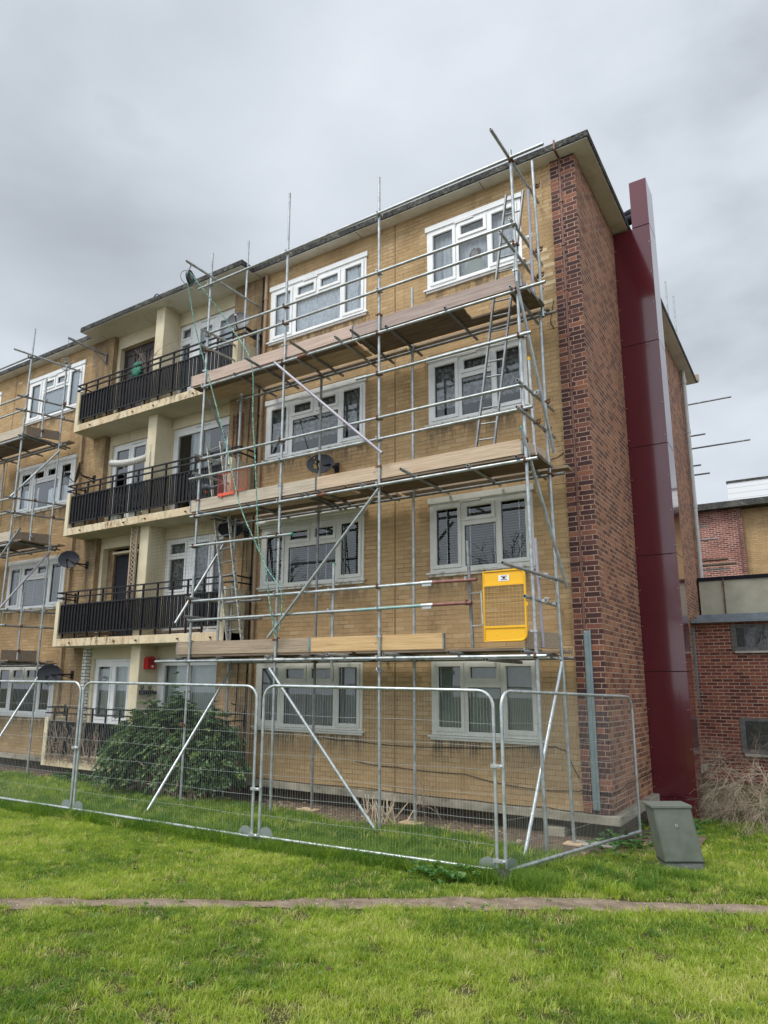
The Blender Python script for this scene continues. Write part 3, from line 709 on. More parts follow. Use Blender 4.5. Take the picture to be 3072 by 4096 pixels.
for d in DO:
    k, s = d['k'], d['side']
    if s == 'R' and k == 3: opening(d, [(.07, .34, 1.83, 2.05), (.07, .34, .15, 1.66), (.66, 1.05, .15, 1.94), (1.30, 1.70, .15, 1.94)], M_UPVC, [(.02, 1.8, M_SKYBL, .006)])
    if s == 'R' and k == 2: opening(d, [(.16, .86, .12, 1.97), (.94, 1.74, .12, 1.97)], M_UPVC, [(.50, 1.0, M_ROLL, .05), (1.35, 1.7, M_NETD, .05)])
    if s == 'R' and k == 1: opening(d, [(.14, .60, 1.82, 2.04), (.14, .60, 1.02, 1.70), (.92, 1.32, .2, 2.0), (1.48, 1.76, .2, 2.0)], M_UPVC, [(.05, 1.75, M_NETD, .03)])
    if s == 'R' and k == 0: opening(d, [(.20, .92, .10, 1.99), (.98, 1.76, .10, 1.99)], M_UPVC, [(.1, 1.8, M_ROLL, .002)])
    if s == 'L' and k == 3:
        m = MB(); m.box(d['x0'], d['x1'], .26, .30, d['z0'], d['z1']); o = m.build('door', M_DOOR, B, label='dark timber door on the top balcony')
        m = MB()
        for i in range(4):
            a = d['x0']+.12+i*.42
            for c, e_ in ((.15, .85), (1.0, 1.95)): sash(m, a, a+.30, d['z0']+c, d['z0']+e_, .26, .022, .012)
        sub(m, 'door_panel', M_BLACK, o)
    if s == 'L' and k == 2: opening(d, [(.14, .60, .3, 2.0), (.78, 1.20, .3, 2.0), (1.36, 1.72, .3, 2.0)], M_UPVC)
    if s == 'L' and k == 1:
        m = MB(); m.box(d['x0'], d['x1'], .34, .36, d['z0'], d['z1']-.16); m.build('navy_door', M_NAVY, B)
        m = MB(); m.box(d['x0']+.33, d['x1'], .14, .30, d['z1']-.16, d['z1']-.11); m.build('lintel_board', M_CREAM, B)
        m = MB(); m.box(d['x0'], d['x0']+.22, .28, .345, d['z0'], d['z1']-.004); m.build('door_jamb', M_YELS, B)
    if s == 'L' and k == 0: opening(d, [(.14, .56, .86, 1.98), (.76, 1.18, .86, 1.98), (.14, .56, .15, .60), (.76, 1.18, .15, .60), (1.34, 1.70, .15, 1.98)], M_UPVC, [(.1, 1.75, M_ROLL, .03)])
# pipes and cables on the walls
def dpipe(x, z0, z1, y=-.06, r=.034, mat=M_PIPEB, name='drainpipe'):
    m = MB(); m.tube((x, y, z0), (x, y, z1), r, 10, False)
    for z in np.arange(z0+.6, z1, 1.3): m.tube((x, y, z), (x, y, z+.06), r*1.25, 10, False); m.box(x-.015, x+.015, y, .0, z+.01, z+.05)
    return m.build(name, mat, B, smooth=True)
dpipe(-6.60, 0, 10.3); dpipe(-12.60, 0, 7.9); dpipe(-6.72, 0, 10.3, -.03, .012, M_BLACK, 'cable_duct')
m = MB(); m.tube((.09, 9.75, 3.35), (.09, 9.75, ZS), .055, 12, False)
for z in (4.3, 6.4, 8.5, 9.95): m.tube((.09, 9.75, z), (.09, 9.75, z+.10), .07, 12, False); m.box(0, .09, 9.73, 9.77, z, z+.05)
m.build('soil_pipe', M_PIPE, B, smooth=True)
m = MB(); m.box(-.262, -.232, -.042, -.026, 2.49, 10.33); m.box(-.262, -.232, -.28, -.262, 10.33, 10.5); m.box(-.262, -.232, -.27, -.03, 10.318, 10.328)
for z in (3.5, 4.4, 5.3, 6.2, 7.1, 7.9, 8.7, 9.5): m.box(-.275, -.219, -.050, -.026, z, z+.035)
m.build('lightning_conductor', M_BROWNP, B)
m = MB(); m.box(-.265, -.165, -.052, -.026, .05, 2.49); m.box(-.255, -.20, -.062, -.052, .06, 2.48); m.build('cable_trunking', M_GREYP, B, bevel=.004)
def cable(pts, r=.0055, mat=M_BLACK, name='cable'):
    P = [Vector(p) for p in pts]; q = []
    for i in range(len(P)-1):
        for t in np.linspace(0, 1, 8, endpoint=False):
            p = P[i].lerp(P[i+1], t); p.z -= .018*math.sin(t*math.pi); q.append(p)
    q.append(P[-1]); m = MB(); m.path(q, r, 5); return m.build(name, mat, B)
cable([(-4.2, -.015, .44), (-3.4, -.015, .40), (-2.2, -.015, .38), (-1.3, -.015, .26), (-.5, -.015, .28), (-.41, -.04, .30), (-.1, -.04, .29), (.01, -.04, .29)])
cable([(.012, .0, .29), (.012, .9, .33), (.012, 1.7, .33), (.012, 2.49, .36)])
cable([(-6.4, -.06, .02), (-4.0, -.06, .04), (-2.0, -.06, .02), (-.9, -.06, .03), (-.42, -.06, .02), (.0, -.05, .02)], .007)
cable([(-4.9, -.015, .80), (-4.3, -.015, .77), (-2.9, -.015, .74), (-.75, -.015, .86), (-.62, -.015, .82), (-.44, -.015, .45)], .006)
cable([(-.46, -.015, 7.8), (-.53, -.015, 7.45), (-.47, -.015, 7.3)], .006); cable([(-.80, -.012, 5.12), (-.60, -.012, 5.15), (-.42, -.012, 5.22)], .006)
cable([(.03, 6.2, ZS), (.03, 6.25, 5), (.03, 6.2, 0)], .02, M_RUST)
cable([(.03, 8.0, 3.1), (.03, 8.05, 0)], .035, M_GREYP, 'conduit')
for k in (1, 2, 3): cable([(-6.95, -.02, 2.4+HS*(k-1)), (-7.0, -.02, .5+HS*(k-1))], .008)
m = MB()       # rust coloured duct work beside the balcony on the second floor
for x in (-7.42, -7.32, -7.16): m.path([(x, -.02, 7.3), (x+.01, -.02, 6.9), (x, -.02, 6.0)], .012, 5)
for z in (6.9, 7.0, 7.12, 7.25): m.path([(-7.42, -.02, z), (-7.16, -.02, z+.01)], .008, 5)
m.build('wire_trellis', M_RUST, B)
# bracket arm on the wall, top left

# ------------------------------------------------------------------ maroon riser cladding on the end wall
RI = thing('ventilation_riser', 'tall glossy maroon metal box cladding running up the red brick end wall', 'duct casing', (.33, 2.8, -.36))
zs_ = [-.36, -.045, 1.96, 3.95, 5.94, 7.92, ZS-.03]
mb = MB()
mb.box(.012, .655, 2.512, 3.09, -.36, ZS-.04); mb.box(.37, .655, 2.512, 3.09, ZS-.05, 11.28); mb.build('seal_core', M_SEAM, RI)
for i in range(6):
    m = MB(); x0 = .0 if i else .03
    m.box(.004+x0, .67, 2.50, 3.10, zs_[i]+(.005 if i else 0), zs_[i+1]-.005); m.build('cladding_panel', M_MAROON, RI, bevel=.004)
m = MB(); m.box(.36, .67, 2.50, 3.10, ZS-.02, 11.30); m.build('cladding_panel', M_MAROON, RI, bevel=.004)
m = MB()
for i in range(6):
    for z in np.arange(zs_[i]+.15, zs_[i+1], .62):
        for x in (.03, .64): m.disc((x, 2.497, z), (0, 1, 0), .006, .006, 6)
        m.disc((.673, 2.53, z), (1, 0, 0), .006, .006, 6)
m.build('rivet', M_BRIGHT, RI)
m = MB()
m.path([(.40, 2.95, 10.95), (.25, 3.0, 10.97), (.0, 3.15, 11.0), (-.25, 3.3, 11.0), (-.5, 3.4, 10.8), (-.55, 3.4, 10.4)], .10, 12)
m.path([(.40, 2.75, 10.70), (.20, 2.8, 10.70), (.0, 2.95, 10.66), (-.2, 3.1, 10.6)], .10, 12)
m.build('duct_pipe', M_BLACKM, RI, smooth=True)
m = MB(); m.path([(.10+.0*a, 2.98+.11*math.cos(a), 10.99+.11*math.sin(a)) for a in np.linspace(0, 6.28, 18)], .012); m.build('duct_band', M_ALU, RI)

# ------------------------------------------------------------------ neighbouring buildings to the right
O1 = thing('brick_outbuilding', 'low red brick flat roofed extension with two mesh covered windows at the right edge', 'building', (3, 9, -.36))
h1 = [(.83, 1.62, 2.54, 3.12), (.83, 1.75, .28, 1.04)]
m = MB(); holed(m, .0, 9, -.9, 3.17, h1, 8.0, .15); m.build('wall', M_RED2, O1)
m = MB(); m.box(.03, 9.2, 7.78, 12, 3.18, 3.27); m.box(.15, 9.2, 7.95, 12, 3.271, 3.38); m.build('roof', M_LEADB, O1)
for (a, b, c, d) in h1:
    w_ = MB(); frame_holes(w_, a, b, c, d, [(a+.10, b-.08, c+.07, d-.06)], 7.99, 8.06); wo = w_.build('window', simple('weathered_grey_frame', (.13, .13, .125), .8, 0, (.24, .24, .23), 9) if 'weathered_grey_frame' not in MATS else MATS['weathered_grey_frame'], O1)
    g_ = MB(); g_.quad((a+.1, 8.03, c+.05), (b-.08, 8.03, c+.05), (b-.08, 8.03, d-.05), (a+.1, 8.03, d-.05)); sub(g_, 'pane', M_GLASS, wo)
    g_ = MB(); g_.quad((a, 8.12, c), (b, 8.12, c), (b, 8.12, d), (a, 8.12, d)); sub(g_, 'backing', M_ROOM, wo)
    g_ = MB()
    for x in np.arange(a+.03, b, .026): g_.box(x-.0018, x+.0018, 7.97, 7.974, c, d)
    for z in np.arange(c+.02, d, .026): g_.box(a, b, 7.975, 7.979, z-.0018, z+.0018)
    sub(g_, 'security_mesh', M_STEELD, wo)
    g_ = MB(); g_.box(a+.05, b+.05, 7.93, 8.0, c-.06, c-.01); sub(g_, 'sill', M_STONE, wo)
O2 = thing('rendered_parapet', 'grey cream rendered wall with brown downpipe above the low brick extension', 'wall', (3, 10, 3.3))
m = MB(); m.box(.05, 12, 9.5, 9.9, 3.30, 4.38); m.build('wall', simple('grey_render', (.34, .32, .24), .9, 0, (.47, .45, .35), 1.6, .3, 40), O2)
m = MB(); m.box(.02, 12, 9.46, 9.95, 4.381, 4.47); m.build('coping', M_BLACKM, O2)
m = MB(); m.tube((.62, 9.46, 3.39), (.62, 9.46, 4.42), .017, 8, False)
for z in (3.85, 4.25): m.tube((.62, 9.46, z), (.62, 9.46, z+.04), .026, 8, False)
m.build('downpipe', M_BROWNP, O2)
O3 = thing('neighbouring_block', 'distant block with red and yellow brick walls and a white clad box on its roof', 'building', (4, 24, 0))
m = MB(); m.box(-4, .42, 19.8, 30, -.3, 8.54); m.build('wall', M_RED3, O3, label='red brick wall')
m = MB(); m.box(.421, 14, 20.0, 30, -.3, 8.54); m.build('wall', M_YEL, O3, label='yellow brick wall')
m = MB(); m.box(-4.3, 14, 19.45, 30.3, 8.55, 8.80); m.build('roof', M_FASC, O3)
m = MB(); m.box(.05, 14, 19.6, 27, 8.801, 9.54); m.build('rooftop_box', M_WCLAD, O3)
m = MB(); m.box(.02, 14, 19.57, 27.1, 9.541, 9.62); m.build('box_edging', M_FASC, O3)
m = MB(); m.tube((.29, 19.7, 6), (.29, 19.7, 8.5), .03, 8, False); m.build('downpipe', M_BROWNP, O3)

# ------------------------------------------------------------------ scaffolding
def coupler_mesh():
    m = MB()
    # collar round an upright, collar round a rail passing in front at (0,-.052), two swing bolts
    n = 14
    def collar(ax, c, r0, r1, w):
        ring = []
        for (rr, ww) in ((r0, -w), (r1, -w), (r1, w), (r0, w)):
            for i in range(n):
                a = 2*math.pi*i/n; p = (rr*math.cos(a), rr*math.sin(a), ww)
                p = (p[0], p[1], p[2]) if ax == 'z' else (p[2], p[0], p[1])
                ring.append((p[0]+c[0], p[1]+c[1], p[2]+c[2]))
        m.add(ring, [(k*n+i, k*n+(i+1) % n, ((k+1) % 4)*n+(i+1) % n, ((k+1) % 4)*n+i) for k in range(4) for i in range(n)])
    collar('z', (0, 0, 0), .024, .034, .016); collar('x', (0, -.052, 0), .024, .034, .016)
    m.box(-.022, .022, -.040, -.014, -.022, .022)
    m.tube((.040, .030, 0), (.040, -.030, 0), .008, 6, False); m.box(.030, .050, -.042, -.028, -.010, .010)
    m.tube((0, -.085, .032), (0, -.030, .044), .008, 6, False); m.box(-.010, .010, -.098, -.083, .022, .044)
    m.box(.024, .056, .018, .034, -.014, .014)
    return m
CM = None
def coupler(parent, p, rot=0, swivel=0, mat=None):
    global CM
    mt = mat or rnd.choice([M_STEEL, M_BRIGHT, M_RUST, M_STEEL, M_RUST])
    key = 'cp_'+mt.name
    if key not in MATS:
        o = coupler_mesh().build('coupler', mt, None); MATS[key] = o.data; 
    else:
        o = bpy.data.objects.new('coupler', MATS[key]); col.objects.link(o)
    o.parent = parent; lo = parent['_org']; o['_org'] = (0., 0., 0.)
    o.location = (p[0]-lo[0], p[1]-lo[1], p[2]-lo[2]); o.rotation_euler = (0, swivel, rot)
    return o
def tb(parent, name, a, b, mat=None, r=.0242):
    m = MB(); m.tube(a, b, r); return m.build(name, mat or M_STEEL, parent, smooth=True)
def board(parent, name, a, b, w, h, mat, up=(0, 0, 1)):
    m = MB(); m.beam(a, b, w, h, up); o = m.build(name, mat, parent, bevel=.004)
    # end bands
    return o
FY, RY = -1.20, -.42
SC = thing('scaffolding', 'galvanised tube scaffolding of three board lifts standing in front of the right hand windows', 'scaffolding', (-3.8, -.8, -.36))
posts = {1: ((-7.07, -7.08), 10.35), 2: ((-5.03, -5.07), 10.91), 3: ((-2.99, -3.05), 10.38), 4: ((-.54, -.66), 9.82)}
def px(i, z):
    (a, b), t = posts[i]; return a+(b-a)*z/10
for i in posts: tb(SC, 'standard', (px(i, -.35), FY, -.35), (px(i, posts[i][1]), FY, posts[i][1]))
tb(SC, 'standard', (-6.83, RY, -.35), (-6.84, RY, 11.0))
tb(SC, 'standard', (-4.80, RY, -.35), (-4.80, RY, 7.42), M_STEELD); tb(SC, 'standard', (-2.84, RY, -.33), (-2.84, RY, 8.58), M_STEEL)
tb(SC, 'standard', (-.43, RY, -.34), (-.53, RY, 4.9)); tb(SC, 'standard', (-.53, RY, 4.72), (-.56, RY, 7.42)); tb(SC, 'standard', (-.50, RY-.05, 7.3), (-.56, RY-.05, 10.10))
LZ = {1: 2.09, 2: 4.78, 3: 7.39}
yl = FY-.052
tb(SC, 'ledger', (-7.37, yl, 9.60), (-4.3, yl, 9.62)); tb(SC, 'ledger', (-4.3, yl, 9.62), (-.12, yl, 9.65))
for L_, x0, x1 in ((3, -7.05, -.19), (2, -7.20, -.42), (1, -7.9, -.41)):
    z = LZ[L_]; xm = (-4.9, -4.1, -4.6)[L_-1]
    tb(SC, 'ledger', (x0, yl, z), (xm, yl, z)); tb(SC, 'ledger', (xm, yl, z), (x1, yl, z), M_STEELL if L_ == 1 else None)
    tb(SC, 'ledger', (-7.0, RY+.052, z), (-3.6, RY+.052, z), M_STEELD); tb(SC, 'ledger', (-3.7, RY+.052, z-.0), (-.32, RY+.052, z), M_STEELD)
    m = MB()
    for s_ in (0,): m.tube((xm-.1, yl, z), (xm+.1, yl, z), .031, 12, False)
    m.build('sleeve_coupler', M_BRIGHT if L_ == 1 else M_RUST, SC)
G = {3: (8.17, 8.51), 2: (5.54, 5.90), 1: (2.84, 3.17)}
for L_ in (2, 3):
    for z in G[L_]: tb(SC, 'guard_rail', (-7.02 if z != 5.54 else -7.29, yl, z), (-.60 if z != 5.54 else -.46, yl, z-.01*(L_ == 3)))
tb(SC, 'guard_rail', (-7.02, yl, 3.17), (-2.16, yl, 3.17), M_STEELL); tb(SC, 'guard_rail', (-2.16, yl, 3.17), (-1.37, yl, 3.16), M_REDT)
tb(SC, 'guard_rail', (-7.03, yl, 2.82), (-3.4, yl, 2.83)); tb(SC, 'guard_rail', (-3.4, yl, 2.83), (-2.16, yl, 2.84), M_TEAL); tb(SC, 'guard_rail', (-2.16, yl, 2.84), (-1.46, yl, 2.84), M_REDT)
for z in (3.17, 2.84):
    m = MB(); m.tube((-2.25, yl, z), (-2.06, yl, z), .029, 12, False); m.box(-2.23, -2.08, yl-.02, yl+.01, z-.052, z-.02); m.build('sleeve_coupler', M_BRIGHT, SC)
tb(SC, 'ledger', (-3.45, yl, 6.67), (-.43, yl, 6.67)); tb(SC, 'ledger', (-7.17, yl, 4.21), (-4.71, yl, 4.18))
m = MB(); m.tube((-4.73, yl, 4.18), (-4.70, yl, 4.18), .027, 12, False); m.tube((-3.94, -1.1, 3.60), (-3.94, -1.1, 3.64), .027, 12, False); m.tube((-.62, -1.30, 5.22), (-.615, -1.29, 5.255), .027, 12, False); m.build('end_cap', simple('green_plastic_cap', (.02, .30, .18), .5), SC)
# end rails (running back to the wall)
for a, b in (((-.66, -1.75, 8.08), (-.62, -.05, 8.03)), ((-.66, -1.32, 8.56), (-.60, -.08, 8.44)), ((-.62, -1.38, 5.93), (-.55, -.03, 5.92)), ((-.60, -1.50, 5.48), (-.54, -.03, 5.47)),
             ((-.617, -2.15, 3.20), (-.47, -.06, 3.20)), ((-.64, -1.36, 2.87), (-.60, -.05, 2.86))): tb(SC, 'guard_rail', a, b)
for z in (8.53, 8.20, 5.95, 5.58, 3.22, 2.88): tb(SC, 'guard_rail', (-7.02, -1.42, z), (-6.90, -.12, z), M_STEEL if z > 4 else M_STEELD)
for z in (3.22, 2.88): tb(SC, 'guard_rail', (-7.03, -.52, z), (-6.0, -.50, z), M_STEELD)
tb(SC, 'guard_rail', (-.95, -2.0, 9.69), (-.60, .12, 9.69)) if 0 else tb(SC, 'guard_rail', (-.70, -1.88, 9.71), (-.62, -.05, 9.62))
tb(SC, 'guard_rail', (-6.96, -1.98, 9.70), (-6.80, -.06, 9.62))
# transoms
TR = {3: [(-5.586, -1.65), (-6.209, -1.30), (-4.51, -1.712), (-4.81, -1.27), (-3.756, -1.459), (-3.405, -1.5), (-2.849, -1.30), (-1.774, -1.30), (-.70, -1.32)],
      2: [(-5.727, -1.32), (-4.51, -1.30), (-4.394, -1.30), (-4.146, -1.30), (-2.363, -1.66), (-2.346+.9, -1.30), (-6.9, -1.35), (-.70, -1.32), (-3.3, -1.3)],
      1: [(-7.30, -1.30), (-6.298, -1.30), (-5.145, -1.32), (-4.358, -1.379), (-4.027, -1.42), (-3.605, -1.70), (-2.709, -1.553), (-1.667, -1.576), (-.66, -1.45)]}
for L_, T in TR.items():
    for x, y in T:
        tb(SC, 'transom', (x, y, LZ[L_]+.050), (x+rnd.uniform(-.02, .02), rnd.uniform(-.12, -.03), LZ[L_]+.050), rnd.choice([M_STEELD, M_STEEL, M_STEELD]))
tb(SC, 'transom', (-1.12, -1.55, LZ[1]-.05), (-1.12, -.3, LZ[1]-.05), M_STEELD)
# deck boards
YB = [-1.055, -.82, -.585]
for L_ in (1, 2, 3):
    z = LZ[L_]+.098; y0 = -7.45
    for j, y in enumerate(YB):
        xs_ = [(-7.46, -3.62), (-3.60, -.46)]
        if L_ == 1: xs_ = [(-7.35, -3.5), (-3.48, -.72)]
        if L_ == 2: xs_ = [(-7.28, -3.7), (-3.68, -.44)]
        if L_ == 3 and j < 2: xs_ = [(-7.46, -3.62), (-3.60, -1.56), (-.84, -.50)]
        for a, b in xs_: board(SC, 'deck_board', (a+rnd.uniform(0, .05), y, z), (b-rnd.uniform(0, .04), y, z+.0), .222, .038, M_WDECK if rnd.random() < .8 else M_WTAN)
    e_ = {1: [(-6.3, -3.0), (-2.95, -.40)], 2: [(-6.35, -3.2), (-3.1, -.27)], 3: [(-6.35, -3.0), (-2.95, -.44)]}[L_]
    for a, b in e_: board(SC, 'deck_board', (a, -.27, z), (b, -.27, z), .20, .038, M_WGREY)
    m = MB()
    for j, y in enumerate(YB):
        xe = {1: -.74, 2: -.46, 3: -.49}[L_]; m.box(xe-.012, xe+.004, y-.112, y+.112, z-.0205, z+.0205)
    m.build('end_band', M_STEEL, SC)
# toe boards
zt = .235
def toe(x0, x1, L_, mat, y=-1.160, dz=0):
    for xx in (x0, x1):
        m = MB(); m.box(xx-.014, xx+.014, y-.0215, y+.0215, LZ[L_]+zt+dz-.114, LZ[L_]+zt+dz+.114); m.build('end_band', M_STEELD, SC)
    board(SC, 'toe_board', (x0, y, LZ[L_]+zt+dz), (x1, y, LZ[L_]+zt+dz), .038, .225, mat)
toe(-7.43, -4.36, 1, M_WGREY); toe(-4.33, -1.94, 1, M_WFRESH); toe(-7.29, -4.30, 2, M_WPALE); toe(-4.285, -.66, 2, M_WTAN)
toe(-7.49, -3.59, 3, M_WPINK); toe(-3.575, -.58, 3, M_WRED, dz=-.025)
m = MB(); m.box(-4.362, -4.352, -1.182, -1.138, 2.205, 2.44); m.build('end_band', MATS['green_plastic_cap'], SC)
board(SC, 'toe_board', (-.74, -1.10, LZ[1]+zt), (-.50, -.48, LZ[1]+zt), .038, .225, M_WGREY); board(SC, 'toe_board', (-.66, -1.05, LZ[3]+zt), (-.60, -.50, LZ[3]+zt), .038, .225, M_WPINK)
board(SC, 'toe_board', (-.66, -1.10, LZ[2]+zt), (-.56, -.50, LZ[2]+zt), .038, .225, M_WTAN)
# puncheons
tb(SC, 'puncheon', (-3.95, -1.11, 1.98), (-3.94, -1.11, 3.62)); tb(SC, 'puncheon', (-1.50, -1.14, 2.22), (-1.55, -1.14, 3.75), M_STEELD)
tb(SC, 'puncheon', (-.52, -.82, 7.50), (-.53, -.82, 9.32), M_LILAC); tb(SC, 'puncheon', (-.60, -.82, 4.90), (-.63, -.82, 6.50)); tb(SC, 'puncheon', (-.60, -.82, 2.22), (-.65, -.82, 3.75), M_LILAC)
m = MB(); m.tube((-.631, -.82, 6.46), (-.631, -.82, 6.51), .026, 12, False); m.build('end_cap', M_YELP, SC)
for z in (4.9, 2.22): tb(SC, 'puncheon', (-6.50, -1.08, z), (-6.50, -1.08, z+1.4), M_STEEL)
tb(SC, 'puncheon', (-6.35, -.5, 7.5), (-6.38, -.5, 8.75), M_STEELD)
# braces
for a, b, mt in (((-5.20, -1.31, 7.40), (-2.90, -1.31, 5.27), M_LILAC), ((-2.96, -1.31, 4.70), (-5.12, -1.31, 2.45), M_STEEL), ((-5.06, -1.31, 1.95), (-2.97, -1.31, -.33), M_STEELL),
                 ((-.60, -1.31, 7.50), (-.45, -.40, 5.10), M_STEEL), ((-.62, -1.31, 5.25), (-.36, -.40, 3.08), M_STEEL), ((-7.15, -.40, 4.38), (-7.10, -1.55, 2.75), M_STEEL),
                 ((-6.72, -.42, 2.02), (-6.50, -2.45, -.31), M_STEELL), ((-.48, -.42, 2.04), (-.68, -1.62, -.35), M_STEELL), ((-7.05, -1.15, 7.2), (-6.88, -.40, 6.0), M_STEELD)): tb(SC, 'brace', a, b, mt)
for i in posts:
    for z in (9.62, 8.51, 8.17, 7.39, 5.90, 5.54, 4.78, 3.17, 2.83, 2.09): 
        if i == 4 and z in (3.17, 2.83): continue
        coupler(SC, (px(i, z), FY, z-.01*(z == 8.51)))
    for z in (7.75, 5.10, 2.42): coupler(SC, (px(i, z), FY, z), 3.1416)
for i in (3, 4): coupler(SC, (px(i, 6.67), FY, 6.67))
for i in (1, 2): coupler(SC, (px(i, 4.2), FY, 4.2))
for L_ in (1, 2, 3):
    for x in (-6.83, -4.80, -2.84, -.50): coupler(SC, (x, RY, LZ[L_]), 3.1416)
for z in (8.05, 8.50, 9.65, 5.92, 5.47, 3.20, 2.86): coupler(SC, (-.56, RY, z), 1.57); coupler(SC, (-.585, -.82, z), 1.57) if z < 9 else None
for z in (3.17, 2.84): coupler(SC, (-1.53, -1.19, z)); coupler(SC, (-3.94, -1.16, z))
coupler(SC, (px(3, 1.92), FY, 1.92), 0, .5); coupler(SC, (px(1, .93), FY-.03, .98), 0, .6)
for x, y in ((-6.83, RY), (-4.80, RY), (-2.84, RY), (-.43, RY)):
    m = MB(); m.box(x-.22 if x != -.43 else x-.12, x+.12, y-.13, y+.10, -.356, -.325); m.build('sole_pad', M_PALEP, SC)
for i in posts:
    m = MB(); m.box(px(i, 0)-.075, px(i, 0)+.075, FY-.075, FY+.075, -.355, -.347); m.build('base_plate', M_STEEL, SC)

LS = thing('scaffolding', 'similar tube scaffolding at the left edge in front of the left hand windows', 'scaffolding', (-16, -.8, -.36))
for x0, x1, z1_ in ((-13.44, -13.31, 10.45), (-15.6, -15.6, 10.3), (-17.8, -17.8, 10.3), (-20, -20, 10.3)): tb(LS, 'standard', (x0, FY, -.35), (x1, FY, z1_))
for x0, x1, z1_ in ((-12.93, -13.03, 9.72), (-15.43, -15.43, 7.6), (-17.3, -17.3, 7.6), (-19.6, -19.6, 7.6)): tb(LS, 'standard', (x0, RY, -.35), (x1, RY, z1_))
for z in (9.66, 7.52, 8.62, 8.25, 4.87, 6.02, 5.66, 2.07, 3.33, 2.97): tb(LS, 'ledger', (-21, yl, z), (-13.2 if z not in (2.07, 3.33, 2.97) else -13.05, yl, z))
for z in (7.52, 4.87, 2.07): tb(LS, 'ledger', (-21, RY+.05, z), (-12.75, RY+.05, z), M_STEELD)
for z in (8.60, 8.25, 6.02, 5.66, 3.33, 2.97): tb(LS, 'guard_rail', (-13.40, -1.42, z), (-12.95, -.06, z), M_STEELD)
tb(LS, 'guard_rail', (-13.36, -1.65, 9.72), (-12.98, -.04, 9.66))
for z in (7.52, 4.87, 2.07):
    for x in (-20.5, -19.2, -18.0, -16.7, -15.5, -14.3, -13.28, -13.12): tb(LS, 'transom', (x, -1.33, z+.05), (x+.02, -.05, z+.05), M_STEELD)
    for y in YB:
        for a, b in ((-20.9, -17.02), (-17, -13.2)): board(LS, 'deck_board', (a, y, z+.098), (b+(0 if z > 7 else .25), y, z+.098), .222, .038, M_WDECK)
    board(LS, 'deck_board', (-16, -.27, z+.098), (-12.72, -.27, z+.098), .20, .038, M_WGREY)
    board(LS, 'toe_board', (-20.9, -1.16, z+.235), (-17.1, -1.16, z+.235), .038, .225, M_WGREY); board(LS, 'toe_board', (-17.05, -1.16, z+.235), (-13.36, -1.16, z+.235), .038, .225, M_WPALE)
    board(LS, 'toe_board', (-13.33, -1.12, z+.235), (-12.98, -.46, z+.235), .038, .225, M_WDECK)
    tb(LS, 'puncheon', (-13.16, -.82, z+.12), (-13.20, -.82, z+1.70))
for a, b, mt in (((-12.95, -.42, 7.38), (-13.42, -1.28, 6.05), M_STEEL), ((-12.93, -.42, 4.80), (-13.48, -1.45, 3.02), M_LILAC), ((-12.86, -.42, 1.85), (-12.60, -1.85, -.33), M_STEELL), ((-12.72, -1.35, 5.18), (-14.1, -1.35, 3.99), M_STEEL)): tb(LS, 'brace', a, b, mt)
for z in (9.66, 8.62, 8.25, 7.52, 6.02, 5.66, 4.87, 3.33, 2.97, 2.07): coupler(LS, (-13.35, FY, z)); coupler(LS, (-12.98, RY, z), 1.57)
for z in (8.6, 8.25, 6.02, 5.66, 3.33, 2.97, 7.8, 5.1, 2.4): coupler(LS, (-13.18, -.82, z), 1.57)

RS = thing('scaffolding', 'ends of scaffold tubes and boards poking out behind the far corner of the end wall', 'scaffolding', (-1, 11.6, -.36))
for x0, x1, z in ((-2, 1.09, 9.98), (-2, .32, 8.99), (-2, 1.45, 8.60), (-2, .13, 8.07), (-2, .34, 7.79)): tb(RS, 'guard_rail', (x0, 11.5, z), (x1, 11.5, z), M_STEELD)
for x, z1_ in ((-.40, 14.18), (-.21, 13.62)): tb(RS, 'standard', (x, 11.5, -.3), (x, 11.5, z1_))
for x0, x1, z in ((-2, .15, 6.24), (-2, .39, 5.84), (-2, .62, 4.97)): tb(RS, 'guard_rail', (x0, 11.5, z), (x1, 11.5, z))
for x1, z in ((.60, 5.24), (.79, 5.10)): board(RS, 'deck_board', (-2, 11.5, z), (x1, 11.5, z), .225, .04, M_WGREY)
for x0, x1, z in ((-2, -.10+.35, 10.72), (-2, .06, 10.80)): board(RS, 'deck_board', (x0, 11.6, z), (x1, 11.6, z), .225, .04, M_WGREY)
board(RS, 'toe_board', (-2, 11.45, 10.64), (.30, 11.45, 10.76), .04, .2, M_WGREY)

# ------------------------------------------------------------------ things on the scaffolding
M_LADD = simple('dull_aluminium', (.20, .215, .225), .5, .5, (.29, .305, .315), 10)
def ladder(label, b0, t0, side, w=.38, mat=M_ALU, n=None):
    b0, t0, side = Vector(b0), Vector(t0), Vector(side).normalized()
    T = thing('ladder', label, 'ladder', tuple(b0), None)
    d = t0-b0; L = d.length; up = d.cross(side).normalized()
    for s in (0, 1):
        m = MB(); m.beam(b0+side*w*s, t0+side*w*s, .028, .066, side.cross(d)) if 0 else m.obox((b0+t0)/2+side*w*s, d, side*.026, up*.066)
        m.build('stile', mat, T, bevel=.003)
    k = int(L/.25)
    for i in range(k):
        p = b0+d*((i+.6)/k); m = MB(); m.tube(p, p+side*w, .013, 8, False); m.build('rung', M_LADD, T)
    m = MB()
    for i in range(k):
        p = b0+d*((i+.6)/k)
        for s in (0, 1): m.disc(p+side*w*s-up*0+side*(.014 if s else -.014), side, .014, .004, 8)
    m.build('rung_rivet', M_BLACK, T)
    m = MB()
    for s in (0, 1): m.obox(b0+side*w*s-d.normalized()*.0, d.normalized()*.07, side*.034, up*.074)
    m.build('rubber_foot', M_RUBBER, T)
    return T
